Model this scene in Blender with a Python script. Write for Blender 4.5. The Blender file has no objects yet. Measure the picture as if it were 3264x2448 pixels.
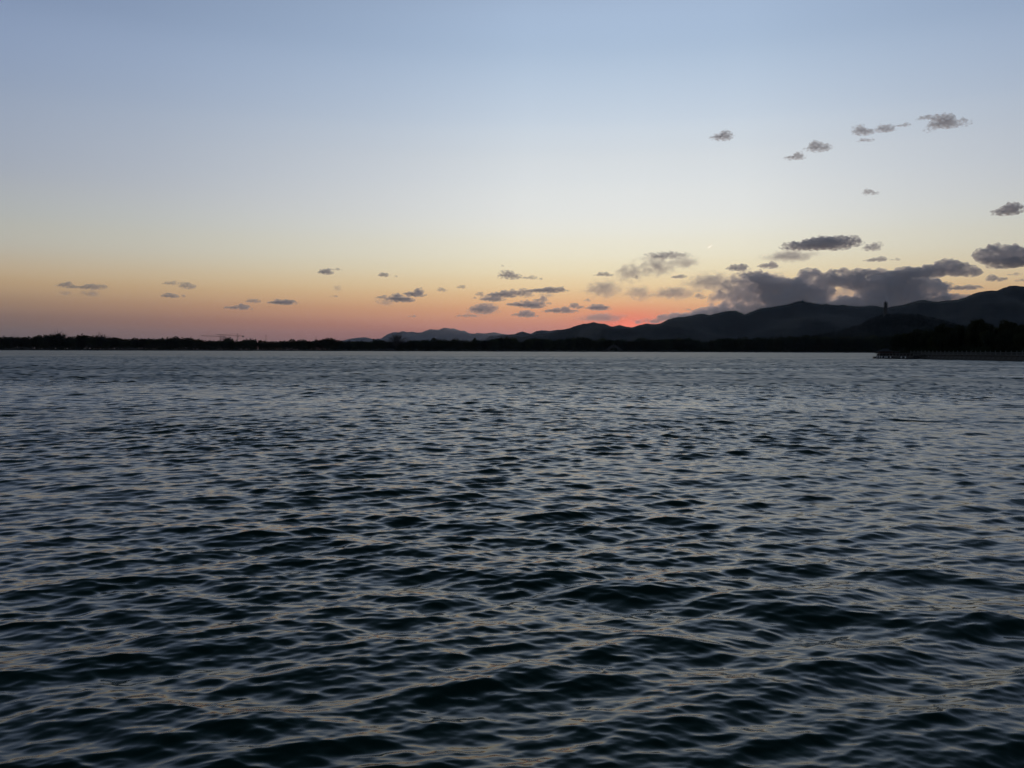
import bpy, math, random
import numpy as np
from mathutils import Vector, Matrix, noise as mnoise

random.seed(11)
rng = np.random.default_rng(7)
SC = bpy.context.scene
COL = SC.collection

# ------------------------------------------------------------------ camera
F = 2700.0                      # focal length in photo pixels (3264 wide)
CAM_Z = 2.5
PITCH, ROLL = math.atan(108.6 / F), 0.003
fw = Vector((0, math.cos(PITCH), -math.sin(PITCH)))
rt0 = Vector((1, 0, 0))
up0 = rt0.cross(fw)
rt = rt0 * math.cos(ROLL) + up0 * math.sin(ROLL)
up = up0 * math.cos(ROLL) - rt0 * math.sin(ROLL)
cam_data = bpy.data.cameras.new('camera')
cam = bpy.data.objects.new('camera', cam_data)
COL.objects.link(cam)
m = Matrix.Identity(4)
for i in range(3):
    m[i][0], m[i][1], m[i][2] = rt[i], up[i], -fw[i]
m[2][3] = CAM_Z
cam.matrix_world = m
cam_data.sensor_width = 36.0
cam_data.lens = 36.0 * F / 3264.0
cam_data.clip_start = 0.1
cam_data.clip_end = 120000.0
SC.camera = cam


def ray(px, py):
    return rt * ((px - 1632.0) / F) - up * ((py - 1224.0) / F) + fw


def at(px, py, rng_m):
    """the point seen at a pixel of the photograph at a horizontal range from the viewer"""
    d = ray(px, py)
    k = rng_m / math.hypot(d.x, d.y)
    return Vector((0, 0, CAM_Z)) + d * k


def on_ground(px, rng_m, z=0.0):
    d = ray(px, 1115)
    k = rng_m / math.hypot(d.x, d.y)
    return Vector((d.x * k, d.y * k, z))


# ------------------------------------------------------------------ sky
SUN_D = ray(2008, 1052).normalized()
SUN_AZ = math.atan2(SUN_D.x, SUN_D.y)
SUN_EL = math.radians(0.5)


def lin(c):
    return tuple(((v / 255) / 12.92 if v / 255 <= 0.04045 else ((v / 255 + 0.055) / 1.055) ** 2.4) for v in c)


world = bpy.data.worlds.new('World')
SC.world = world
world.use_nodes = True
wn, wl = world.node_tree.nodes, world.node_tree.links
wn.clear()


def wmath(op, a, b=None, clamp=False):
    n = wn.new('ShaderNodeMath'); n.operation = op; n.use_clamp = clamp
    for i, v in enumerate((a, b)):
        if v is None:
            continue
        if isinstance(v, (int, float)):
            n.inputs[i].default_value = v
        else:
            wl.new(v, n.inputs[i])
    return n.outputs[0]


def wdot(a, vec):
    n = wn.new('ShaderNodeVectorMath'); n.operation = 'DOT_PRODUCT'
    wl.new(a, n.inputs[0]); n.inputs[1].default_value = vec
    return n.outputs['Value']


def wramp(fac, stops, mode='LINEAR'):
    n = wn.new('ShaderNodeValToRGB')
    el = n.color_ramp.elements
    while len(el) > 1:
        el.remove(el[-1])
    for i, (p, c) in enumerate(stops):
        e = el[0] if i == 0 else el.new(p)
        e.position = p
        e.color = (*c, 1)
    n.color_ramp.interpolation = mode
    wl.new(fac, n.inputs[0])
    return n.outputs[0]


tc = wn.new('ShaderNodeTexCoord')
nrm = wn.new('ShaderNodeVectorMath'); nrm.operation = 'NORMALIZE'
wl.new(tc.outputs['Generated'], nrm.inputs[0])
D = nrm.outputs[0]
sep = wn.new('ShaderNodeSeparateXYZ'); wl.new(D, sep.inputs[0])
elev = wmath('MULTIPLY', wmath('ARCSINE', sep.outputs[2]), 180 / math.pi)          # degrees above the horizon
ef = wmath('SQRT', wmath('DIVIDE', wmath('MAXIMUM', elev, 0.0), 90.0))
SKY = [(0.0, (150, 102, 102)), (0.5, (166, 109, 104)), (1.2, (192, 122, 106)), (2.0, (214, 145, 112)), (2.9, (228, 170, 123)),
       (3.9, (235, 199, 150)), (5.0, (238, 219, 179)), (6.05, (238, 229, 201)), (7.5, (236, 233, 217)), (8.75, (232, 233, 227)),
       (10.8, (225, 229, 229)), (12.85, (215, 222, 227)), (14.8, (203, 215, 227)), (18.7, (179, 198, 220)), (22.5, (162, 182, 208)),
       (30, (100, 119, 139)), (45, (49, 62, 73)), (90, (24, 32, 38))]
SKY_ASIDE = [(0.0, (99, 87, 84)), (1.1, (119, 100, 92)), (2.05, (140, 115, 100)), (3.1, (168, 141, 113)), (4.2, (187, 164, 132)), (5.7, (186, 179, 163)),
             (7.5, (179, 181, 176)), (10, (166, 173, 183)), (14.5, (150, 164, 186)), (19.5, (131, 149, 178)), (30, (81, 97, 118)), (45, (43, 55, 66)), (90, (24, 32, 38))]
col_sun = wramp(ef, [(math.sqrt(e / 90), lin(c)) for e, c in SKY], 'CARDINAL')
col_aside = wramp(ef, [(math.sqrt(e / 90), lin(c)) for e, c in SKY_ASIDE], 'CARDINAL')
# away from the sunset the sky turns to the duller colours of dusk, and dims on towards the east
hx, hy = math.sin(SUN_AZ), math.cos(SUN_AZ)
hlen = wmath('SQRT', wmath('MAXIMUM', wmath('SUBTRACT', 1.0, wmath('MULTIPLY', sep.outputs[2], sep.outputs[2])), 1e-6))
cosd = wmath('DIVIDE', wdot(D, (hx, hy, 0)), hlen)
dfac = wmath('DIVIDE', wmath('ARCCOSINE', wmath('MINIMUM', wmath('MAXIMUM', cosd, -1.0), 1.0)), math.pi)
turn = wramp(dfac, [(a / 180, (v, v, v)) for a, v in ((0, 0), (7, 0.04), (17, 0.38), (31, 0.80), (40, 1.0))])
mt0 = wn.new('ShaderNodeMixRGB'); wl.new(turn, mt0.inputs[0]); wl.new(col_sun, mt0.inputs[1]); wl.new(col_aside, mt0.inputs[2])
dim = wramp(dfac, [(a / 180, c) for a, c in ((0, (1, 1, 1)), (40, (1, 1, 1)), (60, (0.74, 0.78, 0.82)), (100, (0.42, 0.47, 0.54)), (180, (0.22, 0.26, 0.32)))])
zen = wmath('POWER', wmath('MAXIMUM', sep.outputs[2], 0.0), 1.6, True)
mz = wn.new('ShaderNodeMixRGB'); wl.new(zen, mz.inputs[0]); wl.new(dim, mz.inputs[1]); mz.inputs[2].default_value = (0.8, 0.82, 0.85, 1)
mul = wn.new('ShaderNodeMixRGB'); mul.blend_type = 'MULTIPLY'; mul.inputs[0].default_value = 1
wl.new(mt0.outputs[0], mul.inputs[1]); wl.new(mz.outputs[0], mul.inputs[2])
# red glow round the sun that has just gone behind the ridge
GLOW_D = ray(2012, 1036).normalized()
side = Vector((GLOW_D.y, -GLOW_D.x, 0)).normalized()
vert = side.cross(GLOW_D)
gx = wmath('DIVIDE', wdot(D, side), math.tan(math.radians(3.1)))
gy = wmath('DIVIDE', wdot(D, vert), math.tan(math.radians(1.0)))
gd = wmath('ADD', wmath('MULTIPLY', gx, gx), wmath('MULTIPLY', gy, gy))
front = wmath('GREATER_THAN', wdot(D, GLOW_D), 0.0)
glow = wmath('MULTIPLY', wmath('EXPONENT', wmath('MULTIPLY', gd, -1.0)), wmath('MULTIPLY', front, 0.66))
mg = wn.new('ShaderNodeMixRGB'); wl.new(glow, mg.inputs[0]); wl.new(mul.outputs[0], mg.inputs[1]); mg.inputs[2].default_value = (*lin((255, 110, 76)), 1)
gd2 = wmath('ADD', wmath('MULTIPLY', wmath('MULTIPLY', gx, gx), 14.0), wmath('MULTIPLY', wmath('MULTIPLY', gy, gy), 10.0))
core = wmath('MULTIPLY', wmath('EXPONENT', wmath('MULTIPLY', gd2, -1.0)), wmath('MULTIPLY', front, 0.55))
mg2 = wn.new('ShaderNodeMixRGB'); wl.new(core, mg2.inputs[0]); wl.new(mg.outputs[0], mg2.inputs[1]); mg2.inputs[2].default_value = (1.25, 0.26, 0.13, 1)
bg = wn.new('ShaderNodeBackground'); bg.inputs['Strength'].default_value = 1.0
# below the horizon: dark earth
gr = wn.new('ShaderNodeMapRange'); wl.new(elev, gr.inputs[0])
gr.inputs[1].default_value = -0.8; gr.inputs[2].default_value = 0.0; gr.inputs[3].default_value = 0.0; gr.inputs[4].default_value = 1.0
mgd = wn.new('ShaderNodeMixRGB'); wl.new(gr.outputs[0], mgd.inputs[0]); mgd.inputs[1].default_value = (0.02, 0.022, 0.025, 1); wl.new(mg2.outputs[0], mgd.inputs[2])
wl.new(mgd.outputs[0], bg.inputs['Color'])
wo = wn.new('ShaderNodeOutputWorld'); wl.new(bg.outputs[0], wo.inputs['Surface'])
world.cycles.sampling_method = 'MANUAL'
world.cycles.sample_map_resolution = 1024

# ------------------------------------------------------------------ sun (just below the ridge), exposure
sd = bpy.data.lights.new('sun', 'SUN')
sd.energy = 0.55
sd.angle = math.radians(0.53)
sd.color = (1.0, 0.70, 0.52)
sun = bpy.data.objects.new('sun', sd)
COL.objects.link(sun)
sdir = Vector((math.sin(SUN_AZ) * math.cos(SUN_EL), math.cos(SUN_AZ) * math.cos(SUN_EL), math.sin(SUN_EL)))
sun.rotation_euler = sdir.to_track_quat('Z', 'Y').to_euler()
SC.view_settings.view_transform = 'Standard'
SC.view_settings.look = 'None'
SC.view_settings.exposure = 0.0
SC.view_settings.gamma = 1.0
SC.view_settings.use_curve_mapping = False
SC.cycles.volume_bounces = 12
SC.cycles.max_bounces = 16
SC.cycles.glossy_bounces = 4
SC.cycles.diffuse_bounces = 3
SC.cycles.use_denoising = True
SC.cycles.denoising_input_passes = 'RGB_ALBEDO'
SC.cycles.denoising_prefilter = 'ACCURATE'
SC.cycles.volume_max_steps = 256


# ------------------------------------------------------------------ helpers
def tag(o, label=None, cat=None, group=None, kind=None):
    if label: o['label'] = label
    if cat: o['category'] = cat
    if group: o['group'] = group
    if kind: o['kind'] = kind
    return o


def link(name, me, parent=None, loc=None):
    o = bpy.data.objects.new(name, me)
    COL.objects.link(o)
    if parent is not None:
        o.parent = parent
    if loc is not None:
        o.location = loc
    return o


def empty(name, loc, rz=0.0):
    o = bpy.data.objects.new(name, None)
    o.empty_display_size = 0.5
    COL.objects.link(o)
    o.location = loc
    o.rotation_euler = (0, 0, rz)
    return o


def big_mesh(name, v, f, mat, smooth=True):
    """numpy verts (n,3) and quads or triangles (m,k)"""
    me = bpy.data.meshes.new(name)
    k = f.shape[1]
    me.vertices.add(len(v)); me.vertices.foreach_set('co', np.ascontiguousarray(v, np.float32).ravel())
    me.loops.add(f.size); me.loops.foreach_set('vertex_index', np.ascontiguousarray(f, np.int32).ravel())
    me.polygons.add(len(f))
    me.polygons.foreach_set('loop_start', np.arange(0, f.size, k, dtype=np.int32))
    me.polygons.foreach_set('use_smooth', np.full(len(f), smooth))
    me.update(calc_edges=True)
    me.validate()
    if mat: me.materials.append(mat)
    return me


class MB:
    """collects simple solids into one mesh"""
    def __init__(s): s.v, s.f = [], []

    def add(s, vs, fs):
        b = len(s.v)
        s.v += [tuple(p) for p in vs]
        s.f += [tuple(i + b for i in f) for f in fs]
        return s

    def box(s, c, d, rz=0.0):
        x, y, z = (q / 2 for q in d)
        ca, sa = math.cos(rz), math.sin(rz)
        vs = []
        for dx, dy, dz in ((-x, -y, -z), (x, -y, -z), (x, y, -z), (-x, y, -z), (-x, -y, z), (x, -y, z), (x, y, z), (-x, y, z)):
            vs.append((c[0] + dx * ca - dy * sa, c[1] + dx * sa + dy * ca, c[2] + dz))
        return s.add(vs, [(3, 2, 1, 0), (4, 5, 6, 7), (0, 1, 5, 4), (1, 2, 6, 5), (2, 3, 7, 6), (3, 0, 4, 7)])

    def tube(s, pts, radii, n=6):
        pts = [Vector(p) for p in pts]
        rings = []
        for i, p in enumerate(pts):
            t = (pts[min(i + 1, len(pts) - 1)] - pts[max(i - 1, 0)]).normalized()
            a = t.orthogonal().normalized(); b = t.cross(a)
            r = radii[i] if hasattr(radii, '__len__') else radii
            rings.append([p + (a * math.cos(2 * math.pi * k / n) + b * math.sin(2 * math.pi * k / n)) * r for k in range(n)])
        vs = [q for r_ in rings for q in r_]
        fs = []
        for i in range(len(pts) - 1):
            for k in range(n):
                fs.append((i * n + k, i * n + (k + 1) % n, (i + 1) * n + (k + 1) % n, (i + 1) * n + k))
        fs.append(tuple(reversed(range(n)))); fs.append(tuple(range((len(pts) - 1) * n, len(pts) * n)))
        return s.add(vs, fs)

    def lathe(s, prof, n=8, c=(0, 0), ph=0.0):
        vs = []
        for r, z in prof:
            for k in range(n):
                a = 2 * math.pi * k / n + ph
                vs.append((c[0] + r * math.cos(a), c[1] + r * math.sin(a), z))
        fs = []
        for i in range(len(prof) - 1):
            for k in range(n):
                fs.append((i * n + k, i * n + (k + 1) % n, (i + 1) * n + (k + 1) % n, (i + 1) * n + k))
        fs.append(tuple(reversed(range(n)))); fs.append(tuple(range((len(prof) - 1) * n, len(prof) * n)))
        return s.add(vs, fs)

    def mesh(s, name, mat, smooth=False):
        me = bpy.data.meshes.new(name)
        me.from_pydata(s.v, [], s.f)
        me.update()
        if smooth:
            me.polygons.foreach_set('use_smooth', [True] * len(me.polygons))
        if mat: me.materials.append(mat)
        return me

    def build(s, name, mat, parent=None, loc=None, smooth=False):
        return link(name, s.mesh(name, mat, smooth), parent, loc)


def mat_new(name):
    mt = bpy.data.materials.new(name)
    mt.use_nodes = True
    nt = mt.node_tree
    return mt, nt.nodes, nt.links, nt.nodes['Principled BSDF']


def mat_mottled(name, c1, c2, scale, rough=0.8, detail=5.0, bump=0.0, rand=0.0):
    mt, n, l, b = mat_new(name)
    t = n.new('ShaderNodeTexCoord')
    ns = n.new('ShaderNodeTexNoise'); ns.inputs['Scale'].default_value = scale; ns.inputs['Detail'].default_value = detail
    l.new(t.outputs['Object'], ns.inputs['Vector'])
    cr = n.new('ShaderNodeValToRGB')
    cr.color_ramp.elements[0].position = 0.32; cr.color_ramp.elements[1].position = 0.68
    cr.color_ramp.elements[0].color = (*c1, 1); cr.color_ramp.elements[1].color = (*c2, 1)
    l.new(ns.outputs['Fac'], cr.inputs[0])
    out = cr.outputs[0]
    if rand:
        oi = n.new('ShaderNodeObjectInfo')
        hs = n.new('ShaderNodeHueSaturation')
        mr = n.new('ShaderNodeMapRange'); mr.inputs[3].default_value = 1 - rand; mr.inputs[4].default_value = 1 + rand
        l.new(oi.outputs['Random'], mr.inputs[0]); l.new(mr.outputs[0], hs.inputs['Value'])
        mr2 = n.new('ShaderNodeMapRange'); mr2.inputs[3].default_value = 0.47; mr2.inputs[4].default_value = 0.53
        l.new(oi.outputs['Random'], mr2.inputs[0]); l.new(mr2.outputs[0], hs.inputs['Hue'])
        l.new(out, hs.inputs['Color']); out = hs.outputs[0]
    l.new(out, b.inputs['Base Color'])
    b.inputs['Roughness'].default_value = rough
    if 'leaf' in name or 'forest' in name: b.inputs['Specular IOR Level'].default_value = 0.08
    if bump:
        bp = n.new('ShaderNodeBump'); bp.inputs['Strength'].default_value = bump
        l.new(ns.outputs['Fac'], bp.inputs['Height']); l.new(bp.outputs[0], b.inputs['Normal'])
    return mt


M_leaf = mat_mottled('leaf_green', (0.030, 0.038, 0.016), (0.060, 0.062, 0.026), 0.25, 0.75, rand=0.35)
M_leaf_dark = mat_mottled('leaf_dark', (0.022, 0.032, 0.017), (0.042, 0.050, 0.026), 0.35, 0.75, rand=0.3)
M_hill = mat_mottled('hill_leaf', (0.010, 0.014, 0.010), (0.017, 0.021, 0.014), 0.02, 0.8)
for mt_ in (M_leaf, M_leaf_dark, M_hill):
    n_, l_ = mt_.node_tree.nodes, mt_.node_tree.links
    bs_ = n_['Principled BSDF']
    tr_ = n_.new('ShaderNodeBsdfTranslucent'); l_.new(bs_.inputs['Base Color'].links[0].from_socket, tr_.inputs['Color'])
    mx_ = n_.new('ShaderNodeMixShader'); mx_.inputs[0].default_value = 0.4
    l_.new(bs_.outputs[0], mx_.inputs[1]); l_.new(tr_.outputs[0], mx_.inputs[2])
    l_.new(mx_.outputs[0], n_['Material Output'].inputs['Surface'])
M_bark = mat_mottled('bark', (0.05, 0.04, 0.03), (0.09, 0.075, 0.06), 2.0, 0.9)
M_twig = mat_mottled('twig', (0.045, 0.035, 0.03), (0.07, 0.055, 0.045), 1.0, 0.9)
M_soil = mat_mottled('soil', (0.03, 0.028, 0.02), (0.055, 0.05, 0.036), 0.05, 0.95)
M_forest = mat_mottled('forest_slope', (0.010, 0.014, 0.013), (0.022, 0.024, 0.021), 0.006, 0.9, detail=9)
M_stone = mat_mottled('pale_stone', (0.26, 0.25, 0.23), (0.38, 0.37, 0.34), 0.8, 0.85)
M_wall = mat_mottled('quay_stone', (0.055, 0.054, 0.05), (0.10, 0.097, 0.09), 0.6, 0.85)
M_bridge = mat_mottled('bridge_stone', (0.05, 0.047, 0.045), (0.09, 0.085, 0.08), 0.3, 0.9)
M_rail = mat_mottled('balustrade_stone', (0.10, 0.10, 0.095), (0.16, 0.16, 0.15), 1.2, 0.8)
M_tile = mat_mottled('roof_tile', (0.04, 0.04, 0.043), (0.075, 0.075, 0.08), 0.6, 0.85)
M_red = mat_mottled('red_timber', (0.10, 0.03, 0.022), (0.15, 0.045, 0.03), 0.8, 0.7)
M_brick = mat_mottled('pagoda_brick', (0.075, 0.06, 0.05), (0.12, 0.095, 0.08), 0.4, 0.85)
M_dark = mat_mottled('dark_opening', (0.012, 0.012, 0.012), (0.02, 0.02, 0.02), 1.0, 0.9)
M_steel = mat_mottled('crane_steel', (0.10, 0.08, 0.05), (0.15, 0.12, 0.08), 0.5, 0.5)
M_conc = mat_mottled('concrete', (0.22, 0.22, 0.21), (0.30, 0.30, 0.29), 0.5, 0.9)
M_hull = mat_mottled('hull_paint', (0.02, 0.025, 0.03), (0.035, 0.04, 0.045), 1.0, 0.4)
M_white = mat_mottled('white_paint', (0.62, 0.62, 0.62), (0.8, 0.8, 0.8), 2.0, 0.5)
M_duck = mat_mottled('duck_feather', (0.018, 0.016, 0.014), (0.05, 0.042, 0.035), 14.0, 0.7)
M_bill = mat_mottled('duck_bill', (0.10, 0.08, 0.03), (0.14, 0.11, 0.04), 20.0, 0.5)

SHORE = 1350.0                  # range of the far shore
LAND_X = 128.5                  # the bank on the near side runs away from the viewer along this line
TIP_Y = 296.0                   # ... and ends here

# ------------------------------------------------------------------ water
def build_water():
    # rings round the viewer's stretch of bank; the spacing grows with distance
    r = [3.3]
    while r[-1] < SHORE + 30:
        q = r[-1]
        r.append(q + (max(0.011, 0.0024 * q) if q < 18 else max(0.0432, 0.0019 * q) if q < 230 else 0.0019 * q + 0.006 * (q - 230)))
    r = np.array(r)
    core = np.arange(-0.63, 0.6301, 0.0028)
    wide = 0.63 + np.cumsum(np.geomspace(0.006, 0.11, 15))
    th = np.concatenate([-wide[::-1], core, wide])
    th = th[np.abs(th) < 1.35]
    nr, nt = len(r), len(th)
    X = (r[:, None] * np.sin(th)[None, :]).astype(np.float64)
    Y = (r[:, None] * np.cos(th)[None, :]).astype(np.float64)
    DX, DY, Z = np.zeros_like(X), np.zeros_like(X), np.zeros_like(X)
    lost = np.zeros(nr)
    spac = np.gradient(r)
    N = 300
    lam = np.exp(rng.uniform(math.log(0.04), math.log(4.6), N))
    lam.sort(); lam = lam[::-1]
    w = np.exp(-0.5 * (np.log(lam / 0.29) / 0.92) ** 2)            # slope energy per octave
    w[lam > 0.85] *= np.exp(-(lam[lam > 0.85] - 0.85) / 0.30)      # short fetch: hardly anything longer
    w /= w.sum()
    w += 0.0040 * (lam > 1.2) / np.count_nonzero(lam > 1.2) / 0.042 # a trace of longer swell
    MSS = 0.033
    mode = rng.choice([-1, 1], N)
    spread = np.where(lam > 0.4, 0.24, 0.42)
    ang = math.radians(6) + mode * math.radians(17) + rng.normal(0, 1, N) * spread
    ang += np.pi * 0      # the wind blows onto the viewer's bank
    # two long-crested trains of low swell crossing in front of the bank
    K = 14
    lam = np.concatenate([lam, np.exp(rng.uniform(math.log(0.95), math.log(2.3), K))])
    w = np.concatenate([w, np.full(K, 0.17 / K)])
    ang = np.concatenate([ang, np.where(np.arange(K) % 2 == 0, math.radians(33), math.radians(-24)) + rng.normal(0, 0.09, K)])
    o_ = np.argsort(-lam); lam, w, ang = lam[o_], w[o_], ang[o_]
    N += K
    ph = rng.uniform(0, 2 * np.pi, N)
    # gust pattern: slow change of ripple strength
    gust = np.zeros_like(X)
    for q in range(9):
        L = rng.uniform(5, 45); a = rng.uniform(0, np.pi)
        gust += np.sin((X * np.cos(a) * 0.6 + Y * np.sin(a)) * 2 * np.pi / L + rng.uniform(0, 6.3))
    gust = np.clip(1.0 + 0.065 * gust, 0.6, 1.5)
    for i in range(N):
        k = 2 * np.pi / lam[i]
        a = math.sqrt(2 * MSS * w[i]) / k
        fade = np.clip((lam[i] / spac - 0.7) / 0.9, 0, 1)
        lost += MSS * w[i] * (1 - fade ** 2)
        j = int(np.count_nonzero(fade > 0))
        if j == 0:
            continue
        sx, sy = math.sin(ang[i]), -math.cos(ang[i])
        p = (X[:j] * sx + Y[:j] * sy) * k + ph[i]
        A = a * fade[:j, None]
        if lam[i] < 1.2:
            A = A * gust[:j]
        if lam[i] > 1.3:                                           # the open lake carries more of the longer chop than the lee of the bank
            A = A * np.clip(0.5 + (r[:j, None] - 20) / 90, 0.5, 1.5)
        c, s_ = np.cos(p), np.sin(p)
        Z[:j] += A * c
        DX[:j] -= 0.85 * A * sx * s_
        DY[:j] -= 0.85 * A * sy * s_
    V = np.stack([X + DX, Y + DY, Z], -1).reshape(-1, 3)
    idx = np.arange(nr * nt).reshape(nr, nt)
    Fq = np.stack([idx[:-1, :-1], idx[:-1, 1:], idx[1:, 1:], idx[1:, :-1]], -1).reshape(-1, 4)[:, ::-1]
    mt, n, l, b = mat_new('lake_water')
    b.inputs['Base Color'].default_value = (0.003, 0.034, 0.025, 1)
    b.inputs['IOR'].default_value = 1.333
    at_ = n.new('ShaderNodeAttribute'); at_.attribute_name = 'ripple'
    l.new(at_.outputs['Fac'], b.inputs['Roughness'])
    t = n.new('ShaderNodeTexCoord')
    ns = n.new('ShaderNodeTexNoise'); ns.inputs['Scale'].default_value = 9.0; ns.inputs['Detail'].default_value = 3.0
    mp = n.new('ShaderNodeMapping'); mp.inputs['Scale'].default_value = (0.6, 1.3, 1.0)
    l.new(t.outputs['Object'], mp.inputs[0]); l.new(mp.outputs[0], ns.inputs['Vector'])
    bp = n.new('ShaderNodeBump'); bp.inputs['Strength'].default_value = 0.1; bp.inputs['Distance'].default_value = 0.01
    l.new(ns.outputs['Fac'], bp.inputs['Height']); l.new(bp.outputs[0], b.inputs['Normal'])
    me = big_mesh('lake_water', V, Fq, mt)
    # cat's paws: streaks of stronger and weaker ripples on the open water
    paw = np.zeros_like(X)
    for q in range(14):
        L = math.exp(rng.uniform(math.log(14), math.log(130))); a = rng.normal(0, .5)
        paw += np.sin((X * np.sin(a) * 0.5 + Y * np.cos(a)) * 2 * np.pi / L + 0.8 * np.sin(X / L * 1.7 + q) + rng.uniform(0, 6.3))
    paw = np.clip(1 + .13 * paw, .35, 2.0)
    alpha = np.sqrt(2 * (lost[:, None] * 0.30 * paw + 0.00008))
    rough = np.sqrt(alpha).ravel().astype(np.float32)
    atr = me.attributes.new('ripple', 'FLOAT', 'POINT')
    atr.data.foreach_set('value', rough)
    o = link('lake_water', me)
    tag(o, kind='structure', label='rippled dark lake water reaching to the far wooded shore')
    return o


build_water()

# ------------------------------------------------------------------ land
b = MB()
b.add([(-38000, SHORE - 2, 0.35), (38000, SHORE - 2, 0.35), (38000, 41000, 0.35), (-38000, 41000, 0.35)], [(0, 1, 2, 3)])
tag(b.build('ground', M_soil), kind='structure', label='flat dark land stretching from the far shore to the mountains')
# low earth bank and stone edge along the far shore
b = MB()
xs = np.linspace(-1500, 1500, 160)
vs, fs = [], []
for i, x in enumerate(xs):
    wob = 3 * math.sin(x * 0.011) + 2 * math.sin(x * 0.037 + 1)
    for dy, z in ((-9, -0.6), (-9, 0.75), (-7.5, 0.9), (0, 1.3), (26, 1.6), (40, 0.3)):
        vs.append((x, SHORE - 4 + dy + wob - (math.hypot(x, SHORE) - SHORE) * 0.55, z))
for i in range(len(xs) - 1):
    for k in range(5):
        fs.append((i * 6 + k, (i + 1) * 6 + k, (i + 1) * 6 + k + 1, i * 6 + k + 1))
b.add(vs, fs)
tag(b.build('lake_bank', M_soil), kind='structure', label='low dark bank along the far shore of the lake')


def bank_y(x):
    wob = 3 * math.sin(x * 0.011) + 2 * math.sin(x * 0.037 + 1)
    return SHORE - 4 + wob - (math.hypot(x, SHORE) - SHORE) * 0.55


def shore_pt(px, back):
    """a point on the far bank in the photo column px, 'back' metres behind the water's edge"""
    d = ray(px, 1115)
    y = SHORE
    for _ in range(6):
        y = bank_y(d.x / d.y * y) + back
    return Vector((d.x / d.y * y, y, 1.4))


# ------------------------------------------------------------------ mountains
def ridge(name, prof, dist, half, label, seed, amp, rows=27, step=4.0, rough=2.0):
    px = np.arange(prof[0][0], prof[-1][0] + step, step)
    py = np.interp(px, [p[0] for p in prof], [p[1] for p in prof])
    V = []
    ts = np.linspace(-1, 1, rows)
    for i, (x, y) in enumerate(zip(px, py)):
        top = at(x, y, dist)
        d = Vector((top.x, top.y, 0)).normalized()
        for t in ts:
            p = d * (dist + t * half)
            a = abs(t)
            nz = mnoise.fractal(Vector((p.x / (half * 0.32), p.y / (half * 0.55), seed)), 1.0, 2.1, 5)
            h = top.z * (1 - a) ** 1.15
            h += amp * nz * a * (1 - a) * 3.2 * min(1, top.z / 100)
            if a < 0.02:
                h = top.z
            h += rough * mnoise.noise(Vector((p.x / 23.0, p.y / 23.0, seed + 4)))
            lim = top.z * (p.length / dist) * (0.985 - 0.1 * a) if a > 0.02 else 1e9
            V.append((p.x, p.y, max(min(h, lim), -3.0 * a)))
    n = len(px)
    idx = np.arange(n * rows).reshape(n, rows)
    Fq = np.stack([idx[:-1, :-1], idx[1:, :-1], idx[1:, 1:], idx[:-1, 1:]], -1).reshape(-1, 4)
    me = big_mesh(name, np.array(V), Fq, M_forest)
    return tag(link(name, me), kind='structure', label=label)


R_MAIN = [(1480, 1114), (1540, 1095), (1600, 1078), (1640, 1070), (1665, 1074), (1690, 1068), (1720, 1066), (1760, 1061), (1790, 1051), (1815, 1046), (1840, 1037),
          (1860, 1032), (1875, 1031), (1893, 1027), (1905, 1030), (1925, 1032), (1945, 1039), (1955, 1041.5), (1973, 1036), (1995, 1041),
          (2015, 1043.5), (2040, 1036), (2060, 1031.5), (2090, 1033), (2105, 1031), (2130, 1018), (2155, 1011.5), (2185, 1009), (2220, 1002),
          (2240, 999), (2260, 1004), (2290, 997), (2320, 991), (2345, 990), (2374, 1001), (2390, 995), (2420, 983), (2450, 979), (2500, 972),
          (2530, 964), (2545, 960), (2557, 958), (2570, 962), (2600, 967), (2620, 970), (2635, 968), (2650, 972), (2670, 973), (2685, 970),
          (2710, 975), (2750, 976), (2780, 973), (2800, 976), (2822, 981), (2850, 975), (2870, 972), (2900, 964), (2925, 957), (2950, 955.5),
          (2970, 959), (2990, 961), (3015, 957), (3050, 955), (3075, 948), (3110, 934), (3130, 929), (3160, 926), (3180, 926), (3200, 917),
          (3220, 911.5), (3240, 910.5), (3264, 914), (3330, 926), (3450, 918), (3600, 940), (3800, 985), (4000, 1050), (4100, 1110)]
R_MID = [(1500, 1112), (1560, 1072), (1600, 1068), (1640, 1065), (1655, 1059), (1665, 1056.5), (1692, 1064), (1710, 1055), (1728, 1052.5), (1755, 1055),
         (1775, 1051), (1800, 1051), (1850, 1046), (1900, 1044), (1960, 1055), (2100, 1080), (2200, 1112)]
R_FAR = [(1040, 1113), (1085, 1088), (1110, 1081), (1140, 1076.5), (1165, 1075), (1190, 1081), (1215, 1079), (1232, 1067), (1245, 1062), (1258, 1058), (1270, 1060),
         (1283, 1055), (1298, 1059), (1312, 1057.5), (1330, 1060), (1350, 1059), (1370, 1057), (1390, 1054), (1405, 1048), (1415, 1045),
         (1430, 1045.5), (1440, 1050), (1455, 1054), (1475, 1058), (1490, 1066), (1500, 1070), (1520, 1061), (1545, 1063), (1575, 1059),
         (1600, 1064), (1640, 1070), (1700, 1080), (1800, 1112)]
R_FAR2 = [(1280, 1112), (1335, 1063), (1355, 1055), (1372, 1049.5), (1395, 1051), (1430, 1050), (1445, 1046), (1455, 1050), (1470, 1054.5), (1480, 1053.5),
          (1492, 1061), (1505, 1063.5), (1560, 1066), (1640, 1080), (1700, 1112)]
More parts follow.
